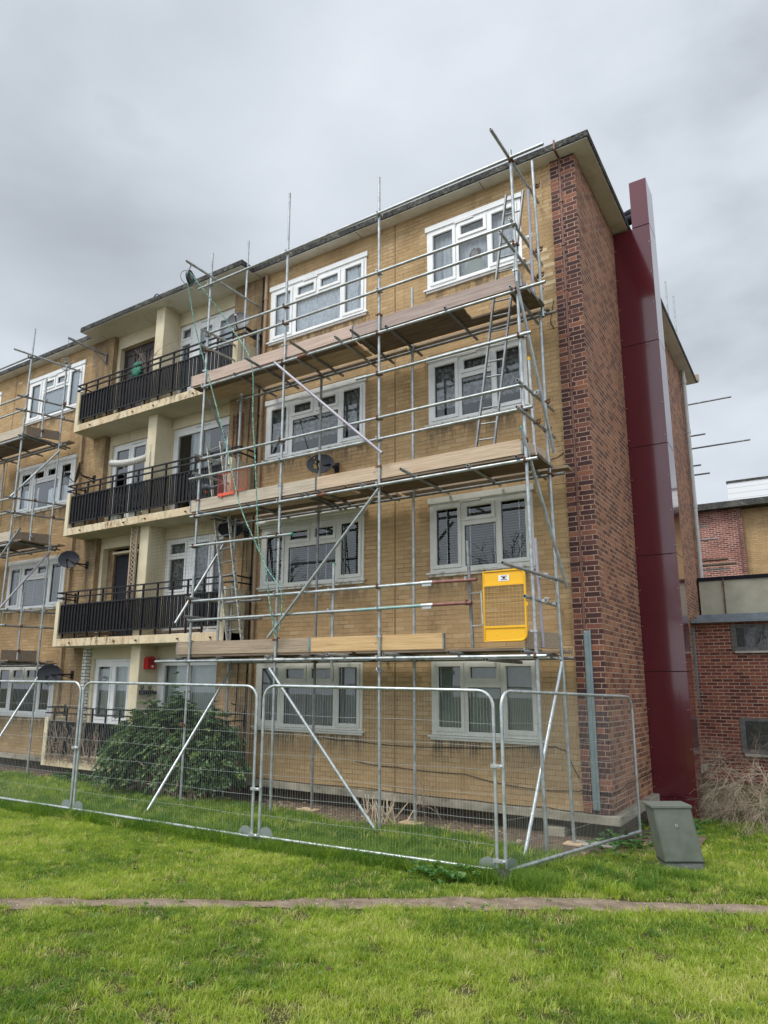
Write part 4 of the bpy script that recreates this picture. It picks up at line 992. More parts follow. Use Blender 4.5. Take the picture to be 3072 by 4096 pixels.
ladder('grey aluminium ladder leaning past the hatch up to the top right window', (-1.50, -.95, 4.92), (-.93, -.72, 9.45), (1, .12, 0), .28, M_LADD)
ladder('paint splashed aluminium ladder rising from the lowest boards near the left balconies', (-6.52, -.75, 2.24), (-7.32, -.80, 6.35), (1, -.05, .06), .37, M_WORN)

GT = thing('scaffold_gate', 'yellow metal ladder gate with wire mesh centre on the lowest lift', 'gate', (-1.0, -1.18, 2.3))
gx0, gx1, gz0, gz1, gy = -1.285, -.685, 2.30, 3.26, -1.21
m = MB(); rr = .09
arc = lambda cx, cz, a0, a1: [(cx+rr*math.cos(a), gy, cz+rr*math.sin(a)) for a in np.linspace(a0, a1, 7)]
P = [(gx0, gy, gz0)]+[(gx1-rr, gy, gz0)]+arc(gx1-rr, gz0+rr, -math.pi/2, 0)[1:]+arc(gx1-rr, gz1-rr, 0, math.pi/2)+[(gx0, gy, gz1)]
m.path(P, .0165, 8, close=True); m.build('frame', M_YELP, GT, smooth=True)
for a_, b_ in ((3.055, 3.085), (2.475, 2.505)): m = MB(); m.box(gx0, gx1, gy-.014, gy+.014, a_, b_); m.build('cross_bar', M_YELP, GT)
for a_, b_ in ((3.085, gz1-.015), (gz0+.015, 2.475)): m = MB(); m.box(gx0+.01, gx1-.02, gy-.002, gy+.002, a_, b_); m.build('sheet_panel', M_YELP, GT)
m = MB()
for x in np.arange(gx0+.055, gx1-.01, .053): m.box(x-.0011, x+.0011, gy-.001, gy+.001, 2.505, 3.055)
for z in np.arange(2.55, 3.05, .052): m.box(gx0+.01, gx1-.01, gy-.0035, gy-.001, z-.0011, z+.0011)
m.build('wire_mesh', M_YELP, GT)
m = MB(); m.box(-1.06, -.905, gy-.006, gy-.003, 3.115, 3.20); st = m.build('sign', M_STICK, GT)
m = MB(); e0 = gy-.0075
m.box(-1.005, -.955, e0, e0+.001, 3.160, 3.170); m.box(-.990, -.968, e0, e0+.001, 3.145, 3.178); m.box(-1.025, -.935, e0, e0+.001, 3.184, 3.188)
for i in range(9):
    a = math.pi*(i-4)/10; x = -.98+.042*math.sin(a); z = 3.135-.006*math.cos(a)
    m.box(x-.005, x+.005, e0, e0+.001, z, z+.009)
for s in (-1, 1): m.obox((-.98+s*.025, e0, 3.176), (.03, 0, s*.012), (0, .001, 0), (0, 0, .006)); m.obox((-.98+s*.014, e0, 3.150), (.02, 0, -s*.012), (0, .001, 0), (0, 0, .005))
sub(m, 'emblem', M_INK, st)
m = MB()
for z in (2.98, 2.52): m.tube((-1.50, -1.16, z), (-1.36, -1.2, z), .010, 6, False); m.tube((-1.36, -1.2, z), (-1.285, gy, z+.03), .009, 6, False)
m.tube((-1.315, -1.2, 2.52), (-1.33, -1.2, 3.0), .012, 8, False); m.build('hinge', M_BRIGHT, GT)
m = MB(); m.box(gx1, gx1+.035, gy-.01, gy+.01, 2.76, 2.81); m.build('latch', M_YELP, GT)

BG = thing('brick_guard', 'orange red mesh brick guard hooked on the second lift toe board', 'guard', (-6.2, -1.2, 5.1))
m = MB(); y = -1.195; x0, x1, z0_, z1_ = -6.57, -5.86, 5.15, 5.53
m.path([(x0, y, z0_), (x1, y, z0_), (x1, y, z1_), (x0, y, z1_)], .009, 6, close=True); m.path([((x0+x1)/2, y, z0_), ((x0+x1)/2, y, z1_)], .005, 6); m.build('frame', M_ORANGE, BG)
m = MB()
for i in range(-5, 12):
    for s in (-1, 1):
        a = x0+i*.07; p0, p1 = [], None
        xa_, xb_ = (a, a+.38) if s > 0 else (a+.38, a)
        t0 = max(0, (x0-min(xa_, xb_))/.38); t1 = min(1, (x1-min(xa_, xb_))/.38)
        if t1 <= t0: continue
        if s > 0: A_ = (a+.38*t0, y, z0_+.38*t0); B_ = (a+.38*t1, y, z0_+.38*t1)
        else: A_ = (a+.38*t0, y, z1_-.38*t0); B_ = (a+.38*t1, y, z1_-.38*t1)
        m.tube(A_, B_, .0024, 4, False)
m.build('wire_mesh', M_ORANGE, BG)
m = MB()
for x in (x0+.08, x1-.24): m.box(x, x+.035, y-.015, y+.01, 5.07, 5.16)
m.box(x0, x1-.3, y-.008, y, 5.10, 5.15); m.build('hook', M_ORANGE, BG)

GW = thing('gin_wheel', 'dark pulley wheel hanging from the outer end of the top left scaffold tube', 'pulley', (-6.97, -1.85, 9.45))
m = MB(); m.disc((-6.97, -1.85, 9.42), (1, .35, 0), .135, .05, 24); m.build('wheel', simple('dark_green_iron', (.02, .045, .04), .5), GW)
m = MB(); m.disc((-6.97, -1.85, 9.42), (1, .35, 0), .05, .07, 16); m.path([(-6.94, -1.93, 9.42), (-6.96, -1.9, 9.56), (-6.97, -1.85, 9.64), (-6.98, -1.85, 9.73)], .012, 6)
m.path([(-7.02+.15*math.cos(a)*.35, -1.85+.15*math.cos(a), 9.42+.15*math.sin(a)) for a in np.linspace(0, 6.28, 16)], .007, 5); m.build('swivel_frame', M_STEELD, GW)
def rope_path(pts, n=30):
    P = [Vector(p) for p in pts]; out_ = []
    for i in range(len(P)-1):
        for t in np.linspace(0, 1, n, endpoint=False):
            a = P[max(i-1, 0)]; b = P[i]; c = P[i+1]; d = P[min(i+2, len(P)-1)]
            out_.append(.5*((2*b)+(c-a)*t+(2*a-5*b+4*c-d)*t*t+(3*b-a-3*c+d)*t**3))
    out_.append(P[-1]); return out_
m = MB()
def twist(m, pts, r=.0095):
    for s in range(3):
        q = []
        for i, p in enumerate(pts):
            a = i*.9+s*2.094; q.append(p+Vector((math.cos(a), math.sin(a), 0))*r*.62)
        m.path(q, r*.72, 5)
twist(m, rope_path([(-7.10, -1.80, 9.43), (-6.98, -1.60, 8.4), (-6.75, -1.42, 7.45), (-6.2, -1.40, 5.95), (-5.84, -1.38, 4.85), (-5.40, -1.38, 4.05), (-5.19, -1.36, 3.68), (-5.10, -1.35, 3.15), (-5.0, -1.33, 2.70), (-4.96, -1.31, 2.46)]))
twist(m, rope_path([(-6.90, -1.92, 9.46), (-6.55, -1.66, 8.90), (-6.28, -1.45, 8.42), (-5.72, -1.37, 7.52), (-5.62, -1.36, 6.4), (-5.52, -1.36, 5.6), (-5.36, -1.36, 4.1), (-5.18, -1.36, 3.66), (-4.86, -1.34, 3.25), (-4.82, -1.33, 2.95), (-4.88, -1.31, 2.55)]))
tag(m.build('rope', M_ROPE, None, smooth=True), 'green rope looping down from the pulley to the lowest scaffold boards', 'rope')
# pigeon
PG = MB()
c = (-6.92, -1.16, 5.35)
PG.ball((c[0], c[1], c[2]), .075, 1.45, .85, .9, 12, 9); PG.ball((c[0]-.10, c[1]-.01, c[2]+.10), .036, 1.1, .95, 1, 10, 7)
PG.path([(c[0]-.07, c[1], c[2]+.03), (c[0]-.095, c[1]-.005, c[2]+.09)], .035, 8, rs=[.048, .030]); PG.path([(c[0]+.07, c[1], c[2]-.01), (c[0]+.20, c[1], c[2]-.045)], .03, 6, rs=[.045, .018])
PG.path([(c[0]-.130, c[1]-.012, c[2]+.10), (c[0]-.160, c[1]-.015, c[2]+.092)], .006, 5, rs=[.009, .003])
pg = PG.build('pigeon', M_PIGEON, None, smooth=True); tag(pg, 'dark pigeon perched behind the second lift toe board near the orange guard', 'bird')
m = MB()
for s in (-.02, .02): m.tube((c[0]+.01, c[1]+s, c[2]-.12), (c[0]+.01, c[1]+s, c[2]-.05), .005, 5, False)
sub(m, 'leg', M_ORANGE, pg)

# ------------------------------------------------------------------ satellite dishes
def dish(label, c, wall, rx, rz, face, mat, arm=True, tilt=0.0):
    """c centre of the dish, wall = bracket point on the wall, face = direction the bowl looks"""
    c = Vector(c); f = Vector(face).normalized()
    T = thing('satellite_dish', label, 'satellite dish', tuple(wall), 'satellite dishes on the front of the flats')
    x = Vector((0, 0, 1)).cross(f).normalized(); u = f.cross(x)
    x, u = x*math.cos(tilt)+u*math.sin(tilt), u*math.cos(tilt)-x*math.sin(tilt)
    m = MB(); n = 28; rings = 6; dp = rx*.20
    for side in (0, 1):
        o = len(m.v); m.v.append(tuple(c-f*(dp+.006*side)))
        for j in range(1, rings+1):
            t = j/rings
            for i in range(n):
                a = 2*math.pi*i/n; p = c+x*(rx*t*math.cos(a))+u*(rz*t*math.sin(a))-f*(dp*(1-t*t)+.006*side); m.v.append(tuple(p))
        for i in range(n):
            j_ = (i+1) % n; m.f.append((o, o+1+i, o+1+j_) if not side else (o, o+1+j_, o+1+i))
            for k in range(rings-1):
                q = (o+1+k*n+i, o+1+(k+1)*n+i, o+1+(k+1)*n+j_, o+1+k*n+j_); m.f.append(q if not side else q[::-1])
    m.build('bowl', mat, T, smooth=True)
    m = MB(); m.path([tuple(c+x*(rx*math.cos(a))+u*(rz*math.sin(a))) for a in np.linspace(0, 2*math.pi, 29)[:-1]], .006, 5, close=True); m.build('rim', mat, T, smooth=True)
    m = MB(); base = c-u*rz*.92; tip = c+f*rx*1.05-u*rz*.45
    m.path([tuple(base-f*.02), tuple(base+f*.05-u*.02), tuple(tip)], .011, 6); m.build('feed_arm', M_BLACK, T)
    m = MB(); m.tube(tip+u*.01, tip-f*.09+u*.03, .024, 10, False); m.ball(tuple(tip-f*.10+u*.035), .03, n=8, m=6); m.build('receiver', M_UPVCO if mat is M_DISHB else M_BLACK, T)
    w = Vector(wall); m = MB()
    m.box(w.x-.05, w.x+.05, -.018, 0, w.z-.09, w.z+.09); m.path([(w.x, -.01, w.z), (w.x, c.y+.06, w.z), tuple(c-f*(dp+.03))], .018, 8)
    m.beam((w.x, -.01, w.z-.07), (w.x, c.y+.1, w.z-.01), .015, .015); m.build('bracket', M_BLACK, T)
    m = MB(); m.path([tuple(tip), tuple(c-u*rz*1.15+f*.1), tuple(c-u*rz*1.1-f*.1), (w.x+.02, -.02, w.z-.15), (w.x+.03, -.012, w.z-.8)], .0045, 5); m.build('cable', M_BLACK, T)
dish('grey satellite dish beside the top floor balcony railing behind the pulley rope', (-7.02, -.42, 9.19), (-6.93, 0, 9.05), .245, .225, (.55, -1, .30), M_DISHB)
dish('dark satellite dish with yellow lichen on the wall under the middle left window', (-4.86, -.32, 5.70), (-4.70, 0, 5.68), .255, .20, (.45, -1, .25), M_DISH)
dish('dark satellite dish behind the ladder under the second lift boards', (-6.95, -.42, 4.70), (-6.90, 0, 4.68), .25, .20, (.6, -1, .2), M_DISH)
dish('dark satellite dish beside the first floor balcony rail at the left', (-12.2, -.38, 4.55), (-12.02, 0, 4.45), .235, .205, (1, -1, .15), M_DISH)
dish('large dark satellite dish at ground floor beside the left window', (-12.44, -.42, 1.87), (-12.20, 0, 1.87), .27, .225, (1, -1, .12), M_DISH, tilt=-.10)
dish('dark satellite dish seen edge on above the second floor balcony rail', (-12.13, -.42, 6.68), (-12.05, 0, 6.60), .25, .25, (-.62, -.83, .15), M_DISH)
m = MB()
lr = random.Random(5)
for i in range(34): m.disc((-5.02+.10*lr.gauss(0, 1)*.6, -.345, 5.66+.07*lr.gauss(0, 1)), (0, 1, 0), .008+.01*lr.random(), .012, 6)
o = m.build('lichen', simple('yellow_lichen', (.32, .24, .05), .9), [x for x in col.objects if x.name.startswith('satellite_dish')][1])

# ------------------------------------------------------------------ small things on and by the balconies
PB_ = thing('post_box', 'small red wall mounted post box on the cream column at ground floor', 'post box', (-9.2, -.2, 1.95))
m = MB(); c = (-9.475, -.10, 0)
prof = [(-.105, 1.99)]+[(.105, 1.99), (.105, 2.17)]+[(.105*math.cos(a), 2.17+.075*math.sin(a)) for a in np.linspace(.3, math.pi-.3, 8)]+[(-.105, 2.17)]
n = len(prof); x0, x1 = -9.478, -9.36
m.add([(x0, c[1]+p[0], p[1]) for p in prof]+[(x1, c[1]+p[0], p[1]) for p in prof], [tuple(range(n)), tuple(range(2*n-1, n-1, -1))]+[(i, (i+1) % n, n+(i+1) % n, n+i) for i in range(n)])
m.build('body', M_REDP, PB_, bevel=.005)
m = MB(); m.box(-9.362, -9.345, c[1]-.12, c[1]+.12, 2.15, 2.175); m.box(-9.361, -9.352, c[1]-.06, c[1]+.06, 2.09, 2.12); m.build('lid_trim', simple('dark_red', (.20, .006, .006), .4), PB_)
m = MB(); m.box(-9.360, -9.355, c[1]-.0, c[1]+.05, 2.02, 2.06); m.build('label_plate', M_STICK, PB_)
TRL = thing('wall_planter', 'black wrought iron scroll planter fixed low on the cream column', 'planter', (-9.4, -.1, 1.5))
m = MB()
for yy in (-.22, -.02):
    for s in (-1, 1):
        m.path([(-9.46, yy+s*.045*math.sin(t*2.2)*(1-t*.4), 1.55+.12*t) for t in np.linspace(0, 1, 8)], .006, 5)
        m.path([(-9.46, yy+s*(.02+.02*math.cos(a)), 1.60+.02*math.sin(a)) for a in np.linspace(0, 6, 9)], .005, 5)
    m.ball((-9.46, yy, 1.69), .013, n=6, m=5)
m.path([(-9.455, -.31, 1.54), (-9.455, .08, 1.54)], .008, 5); m.build('scrollwork', M_BLACK, TRL)
m = MB(); m.box(-9.47, -9.33, -.29, .06, 1.46, 1.53); m.build('trough', M_BLACKM, TRL)

T = thing('trellis', 'narrow grey wooden lattice trellis standing beside the first floor column', 'trellis', (-9.9, -.36, 2.7))
m = MB(); m.box(-9.985, -9.945, -.40, -.36, 2.9, 5.06); m.box(-9.80, -9.775, -.40, -.36, 2.9, 5.04); m.build('post', M_WGREY, T)
m = MB()
for i in range(22):
    z = 2.95+i*.095; m.obox((-9.875, -.375, z+.05), (.20, 0, .16), (0, .008, 0), (-.012, 0, .015)); m.obox((-9.875, -.388, z+.05), (.20, 0, -.16), (0, .008, 0), (.012, 0, .015))
m.build('lattice', M_WGREY, T)
m = MB(); hp = rope_path([(-9.80, .20, 6.98), (-9.95, -.05, 6.82), (-10.2, -.22, 6.70), (-10.55, -.34, 6.66), (-10.9, -.40, 6.70)], 14)
m.path(hp, .07, 12, rs=[.070+.013*(i % 2) for i in range(len(hp))])
tag(m.build('flexible_hose', M_FLEX, None), 'white ribbed flexible exhaust hose sticking out over the second floor balcony', 'hose')
# hanging beads by the second floor column
m = MB(); m.path([(-9.47, -.10, 7.1), (-9.46, -.10, 6.1)], .003, 4)
for i in range(9): m.ball((-9.455, -.10+.01*(i % 2), 6.85-i*.065), .016, n=6, m=5)
tag(m.build('bead_string', simple('pearl_bead', (.6, .58, .5), .3), None), 'string of pale beads hanging down the side of the second floor column', 'ornament')
m = MB(); m.path([(-9.60, -.345, 6.95), (-9.61, -.345, 6.35)], .003, 4)
for i in range(7): m.ball((-9.605, -.348, 6.75-i*.06), .013, .8, .8, 1.6, 6, 5)
tag(m.build('bead_string', simple('blue_bead', (.10, .22, .42), .3), None), 'string of blue beads hanging on the front of the second floor column', 'ornament')
# potted bare shrub with green net bag on the top balcony
PP = thing('potted_shrub', 'bare twiggy shrub in a pot behind the top balcony railing', 'plant', (-10.0, -.25, 7.85))
def twig(m, p, d, L, r, dep, rs, spread=.6, n=5, grav=0):
    p = Vector(p); d = Vector(d).normalized(); pts = [p]; seg = 5
    for i in range(seg):
        d = (d+Vector((rs.gauss(0, .13), rs.gauss(0, .13), rs.gauss(0, .10)-grav))).normalized(); pts.append(pts[-1]+d*L/seg)
    m.path(pts, r, n, rs=[r*(1-.55*i/seg) for i in range(seg+1)])
    if dep > 0:
        for k in range(rs.choice((2, 3, 3)) + (1 if dep > 2 else 0)):
            i = rs.randint(2, seg); a = Vector((rs.gauss(0, 1), rs.gauss(0, 1), rs.gauss(0, .7))).normalized()
            twig(m, pts[i], d*1.0+a*spread, L*rs.uniform(.5, .78), r*.55, dep-1, rs, spread, max(3, n-1), grav)
rs_ = random.Random(21); m = MB()
for i in range(6): twig(m, (-9.95+rs_.uniform(-.08, .08), -.25, 8.1), (rs_.gauss(0, .25), rs_.gauss(0, .15), 1), .85, .014, 2, rs_, .5)
m.build('branch', M_TWIG, PP)
m = MB(); m.tube((-9.95, -.25, 7.85), (-9.95, -.25, 8.12), .12, 14, False, .15); m.build('pot', M_WPALE, PP)
m = MB()
for j in range(12):
    for i in range(18):
        a = 2*math.pi*i/18; t = math.pi*(j+.5)/12; rr = .19*(1+.07*rs_.gauss(0, 1)+.14*math.sin(a*3+j*.6)+.10*math.sin(t*4))
        m.v.append((-10.15+rr*math.sin(t)*math.cos(a), -.44+.5*rr*math.sin(t)*math.sin(a), 8.82+rr*math.cos(t)))
for j in range(11):
    for i in range(18): m.f.append((j*18+i, (j+1)*18+i, (j+1)*18+(i+1) % 18, j*18+(i+1) % 18))
tag(m.build('net_bag', M_NETG, None), 'crumpled green net bag tied to the top balcony railing', 'bag')
# wall bracket with hanging basket frame
BK = thing('wall_bracket', 'rusty metal clothes line bracket on the wall beside the top left window', 'bracket', (-12.0, -.05, 9.7))
m = MB(); m.beam((-11.97, -.04, 9.86), (-12.25, -.95, 10.02), .05, .04); m.beam((-11.97, -.03, 9.62), (-11.97, -.03, 9.92), .04, .04); m.tube((-11.97, -.04, 9.64), (-12.05, -.40, 9.90), .009, 6, False); m.tube((-12.03, -.3, 9.85), (-12.03, -.3, 9.45), .006, 5, False); m.build('arm', M_STEELD, BK)
m = MB(); m.path([(-12.24, -.93, 10.0), (-12.26, -.93, 9.45)], .006, 5)
for a in np.linspace(0, math.pi, 5)[:-1]:
    m.path([(-12.26+.13*math.cos(t)*math.cos(a), -.93+.13*math.cos(t)*math.sin(a), 9.32+.16*math.sin(t)) for t in np.linspace(0, 6.28, 16)], .005, 4)
m.path([(-12.26+.15*math.cos(t), -.93+.15*math.sin(t), 9.40) for t in np.linspace(0, 6.28, 16)], .005, 4); m.ball((-12.26, -.93, 9.36), .05, 1, 1, .6, 8, 6)
m.build('wire_basket', M_STEELD, BK)
# bird net over the first floor balcony, loose timber on the balconies
m = MB(); r = random.Random(4)
for x in np.arange(-9.4, -7.0, .075): m.path([(x+.006*r.gauss(0, 1), -.30, 2.75+i*.45) for i in range(6)], .0016, 3)
for z in np.arange(2.8, 5.05, .075): m.path([(-9.42+i*.4, -.30, z+.012*math.sin(i*1.3)) for i in range(7)], .0016, 3)
tag(m.build('bird_net', M_NET, None), 'thin bird netting stretched across the right half of the first floor balcony', 'net')
for i, (x, lb) in enumerate([(-8.4, 'loose dirty timber offcut at the right of the first floor balcony floor'), (-10.9, 'loose dirty timber offcut at the left of the first floor balcony floor')]):
    m = MB(); m.obox((x, -.35, 2.72+.03*i), (1.3, .05, .02), (0, .12, 0), (0, 0, .05)); tag(m.build('loose_timber', M_WDECK, None), lb, 'timber')
for i, lb in enumerate(('pale box on the second floor balcony floor, left of the column', 'pale box on the second floor balcony floor, under the hose')):
    m = MB(); m.box(-10.1-i*.7, -9.8-i*.7, -.42, -.2, 5.25, 5.42); tag(m.build('storage_box', M_ROLL, None, bevel=.01), lb, 'box')
# statuette in the top right window
m = MB()
m.path([(-1.86, .10, 8.74), (-1.86, .10, 8.85), (-1.85, .10, 8.98), (-1.85, .10, 9.06), (-1.85, .10, 9.10)], .1, 14, rs=[.24, .21, .17, .12, .04]); m.v = [(p[0], .085+(p[1]-.10)*.22, p[2]) for p in m.v]
fg = thing('figurine', 'pale draped bust figurine behind the top right window glass', 'figurine', (-1.86, .1, 8.72))
m.build('drape', simple('pale_green_plaster', (.55, .60, .52), .7), fg, smooth=True)
m = MB(); m.ball((-1.85, .085, 9.17), .085, .85, .6, 1.15, 12, 9); m.build('head', simple('plaster_skin', (.50, .36, .30), .6), fg, smooth=True)
m = MB(); r = random.Random(2)
for i in range(26):
    a = r.uniform(0, 6.28); m.ball((-1.85+.085*math.cos(a), .10+.01*math.sin(a), 9.20+.075*math.sin(a*1.7)), .030, n=6, m=5)
m.build('hair', simple('brown_plaster_hair', (.13, .08, .06), .8), fg, smooth=True)

# ------------------------------------------------------------------ temporary fence
def fence(a, b, label, clampz=None, discs=(0, 1), taper=.045):
    a, b = Vector(a), Vector(b); za, zb = a.z, b.z
    T = thing('mesh_fence', label, 'fence', tuple((a+b)/2), 'galvanised mesh fence panels round the scaffolding')
    d = (b-a); L = math.hypot(d.x, d.y); ux = Vector((d.x/L, d.y/L, 0)); Hh = 1.965; r = .019; cr = .17
    def P(s, h):     # s along, h height above the foot line
        t = s/L; return Vector((a.x+d.x*t, a.y+d.y*t, za+(zb-za)*t+h))
    pts = [P(0, 0), P(0, Hh-cr)]+[P(cr-cr*math.cos(q), Hh-cr+cr*math.sin(q)) for q in np.linspace(.2, math.pi/2, 6)]+[P(L-cr+cr*math.sin(q), Hh-cr+cr*math.cos(q)) for q in np.linspace(0, math.pi/2-.2, 6)]+[P(L, Hh-cr), P(L, 0)]
    m = MB(); m.path(pts, r, 10); m.build('frame', M_STEELL, T, smooth=True)
    m = MB(); m.tube(P(-.02, .145), P(L+.02, .145), .0205, 12); m.build('bottom_rail', M_STEELL, T, smooth=True)
    m = MB(); n = int(L/.036); rr = random.Random(int(L*1000))
    nv = Vector((-ux.y, ux.x, 0))*.0
    for i in range(1, n):
        s = L*i/n; edge = .0
        if s < cr: edge = cr-math.sqrt(max(0, cr*cr-(cr-s)**2))
        if L-s < cr: edge = cr-math.sqrt(max(0, cr*cr-(cr-(L-s))**2))
        w = rr.gauss(0, .003)
        m.path([P(s, .10), P(s+w, .7), P(s-w, 1.3), P(s, Hh-edge+.012)], .00145, 3)
    m.build('mesh_wire', M_WIRE, T)
    m = MB()
    for h in (.395, .64, .885, 1.13, 1.375, 1.62, .105): m.path([P(L*t, h+.008*math.sin(t*9+h*5)) for t in np.linspace(0, 1, 9)], .0021, 4)
    m.build('cross_wire', M_WIRE, T)
    for e_ in discs:
        s = .0 if e_ == 0 else L; sg = 1 if e_ == 0 else -1
        m = MB(); N = 14; R_ = .105
        vs = [P(s+sg*.10, .16)]+[P(s+sg*.10+R_*math.cos(q), .16+R_*math.sin(q)) for q in np.linspace(0, math.pi, N)]
        off = Vector((-ux.y, ux.x, 0))*.006
        m.add([v+off for v in vs]+[v-off for v in vs], [(0, i, i+1) for i in range(1, N)]+[(N+1, N+1+i+1, N+1+i) for i in range(1, N)]+[(i, i+1, N+1+i+1, N+1+i) for i in range(1, N)])
        m.build('corner_disc', simple('dull_clear_plastic', (.20, .23, .22), .4) if 'dull_clear_plastic' not in MATS else MATS['dull_clear_plastic'], T)
    return T, P, L
F2 = fence((-3.46, -3.25, gzf(0, -3.25)-.02), (-.46, -2.94, -.315), 'fence panel with its right post on the black foot, before the middle windows', discs=(0, 1))
F1 = fence((-6.86, -3.47, gzf(0, -3.47)-.01), (-3.56, -3.27, gzf(0, -3.27)-.03), 'fence panel standing in front of the evergreen bush', discs=(0, 1))
F0 = fence((-10.3, -3.62, gzf(0, -3.6)-.01), (-6.93, -3.47, gzf(0, -3.47)-.01), 'leftmost fence panel running out of the picture beside the bush', discs=(1,))
F3 = fence((-.37, -2.93, -.315), (.21, .50, -.40), 'fence panel set at an angle back towards the brick corner', discs=(0,))
def clamp(p, T):
    m = MB(); m.box(p[0]-.075, p[0]+.075, p[1]-.045, p[1]-.018, p[2]-.018, p[2]+.018); m.tube((p[0], p[1]-.06, p[2]), (p[0], p[1]+.05, p[2]), .009, 8, False); m.ball((p[0]+.045, p[1]-.045, p[2]), .018, n=8, m=6); m.build('clamp', M_BRIGHT, T)
clamp((-.415, -2.94, .87), F2[0]); clamp((-.415, -2.94, -.07), F2[0]); clamp((-3.51, -3.26, .42), F1[0]); clamp((-3.51, -3.26, -.12), F1[0]); clamp((-6.9, -3.47, .75), F0[0])
m = MB()
for (x, y, sx, sy, sz) in ((-.40, -2.98, .115, .085, .075),): 
    m.path([(x-.15, y+.05, gzf(0, y)+.045), (x-.06, y+.02, gzf(0, y)+.055), (x+.03, y-.02, gzf(0, y)+.06), (x+.085, y-.09, gzf(0, y)+.05), (x+.06, y-.17, gzf(0, y)+.02)], .06, 12, rs=[.06, .085, .09, .08, .055])
tag(m.build('rubber_block', M_RUBBER, None, smooth=True), 'black rubber fence foot under the corner post', 'fence foot')
for (x, y) in ((-3.51, -3.26), (-6.9, -3.47)):
    m = MB(); m.box(x-.10, x+.10, y-.28, y+.28, gzf(0, y)-.03, gzf(0, y)+.045); tag(m.build('rubber_block', M_RUBBER, None, bevel=.02), 'flat rubber block sunk in grass under the ' + ('joint right of the evergreen bush' if x > -5 else 'joint left of the evergreen bush'), 'fence foot')

# ------------------------------------------------------------------ green street cabinet
CB = thing('utility_cabinet', 'leaning olive green metal utility cabinet in the grass before the maroon cladding', 'cabinet', (1.03, -1.0, -.38))
a = R(30); ux = Vector((math.cos(a), math.sin(a), 0)); uy = Vector((-math.sin(a), math.cos(a), 0))
base = Vector((.84, -1.06, -.38))
def CP(u, v, w): # lean to the left and a little back
    return base+ux*(u-w*.17)+uy*(v+w*.02)+Vector((0, 0, w+u*.02))
def cbox(m, u0, u1, v0, v1, w0, w1, tw0=None):
    vs = [CP(u0, v0, w0), CP(u1, v0, w0), CP(u1, v1, w0), CP(u0, v1, w0), CP(u0, v0, w1), CP(u1, v0, w1), CP(u1, v1, w1), CP(u0, v1, w1)]
    m.add(vs, [(0, 3, 2, 1), (4, 5, 6, 7), (0, 1, 5, 4), (1, 2, 6, 5), (2, 3, 7, 6), (3, 0, 4, 7)])
m = MB(); cbox(m, 0, .44, 0, .29, .10, .715); m.build('body', M_GREENC, CB, bevel=.008)
m = MB(); cbox(m, -.018, .455, -.018, .31, .69, .725); m.build('lid', M_GREENC, CB, bevel=.006)
m = MB(); cbox(m, .012, .428, -.008, .001, .115, .68); m.build('door', M_GREENC, CB, bevel=.003)
m = MB(); cbox(m, .005, .435, .005, .285, -.08, .10); m.build('plinth', M_STEELD, CB)
m = MB(); cbox(m, -.004, .444, -.004, .294, .095, .103); m.build('seam', M_BLACK, CB)
m = MB(); m.disc(CP(.22, -.012, .50), ux.cross(Vector((0, 0, 1))), .017, .012, 14); m.build('lock', M_BRIGHT, CB)
m = MB(); m.disc(CP(.22, -.019, .50), ux.cross(Vector((0, 0, 1))), .007, .004, 8); m.build('keyhole', M_INK, CB)

# ------------------------------------------------------------------ loose things on the ground
m = MB(); m.obox((-.80, .0, -.29), (.30, 0, .01), (0, .26, 0), (0, 0, .15)); tag(m.build('concrete_block', M_CONC, None, bevel=.012), 'pale topped concrete block lying by the wall under the plinth near the corner', 'block')
m = MB(); m.obox((-.20, -.30, -.345), (.55, .10, .02), (-.05, .28, 0), (0, 0, .05)); tag(m.build('paving_slab', M_STONE, None, bevel=.008), 'broken pale slab half buried at the foot of the corner fence panel', 'slab')
ST = thing('cut_shrub', 'cut back shrub stump of pale upright stems under the plinth', 'shrub', (-3.35, -.55, -.36))
m = MB(); r = random.Random(8)
for i in range(34):
    x, y = -3.35+r.gauss(0, .16), -.55+r.gauss(0, .10); h_ = r.uniform(.18, .42); tx, ty = r.gauss(0, .12), r.gauss(0, .10)
    m.path([(x, y, -.37), (x+tx*.5, y+ty*.5, -.37+h_*.5), (x+tx, y+ty, -.37+h_)], .011, 5, rs=[.013, .010, .008])
m.build('stem', M_TWIGP, ST)
m = MB()
for i in range(5): twig(m, (-2.9+r.gauss(0, .5), -.35, -.36), (r.gauss(0, .5), -.1, 1), .55, .006, 2, r, .8, 4)
m.build('thin_twig', M_TWIG, ST)
m = MB()
for i in range(90):
    x, y = r.uniform(-6.3, -.1), r.uniform(-.95, .1); a = r.uniform(0, 3.14); L = r.uniform(.08, .5)
    m.path([(x, y, -.345), (x+L*.5*math.cos(a), y+L*.5*math.sin(a)*.5, -.335+r.uniform(0, .03)), (x+L*math.cos(a), y+L*math.sin(a)*.5, -.34)], r.uniform(.002, .006), 4)
for i in range(260):
    x, y = r.uniform(-6.3, .1), r.uniform(-1.0, .12); q = r.uniform(.008, .03)
    m.obox((x, y, -.348+q*.3), (q*2, r.gauss(0, .01), r.gauss(0, .01)), (0, q*1.4, r.gauss(0, .012)), (0, 0, q*.8))
tag(m.build('wood_litter', M_TWIG, None), 'dry sticks and chips littering the bare earth under the plinth', 'litter', kind='stuff')
m = MB(); r = random.Random(55)
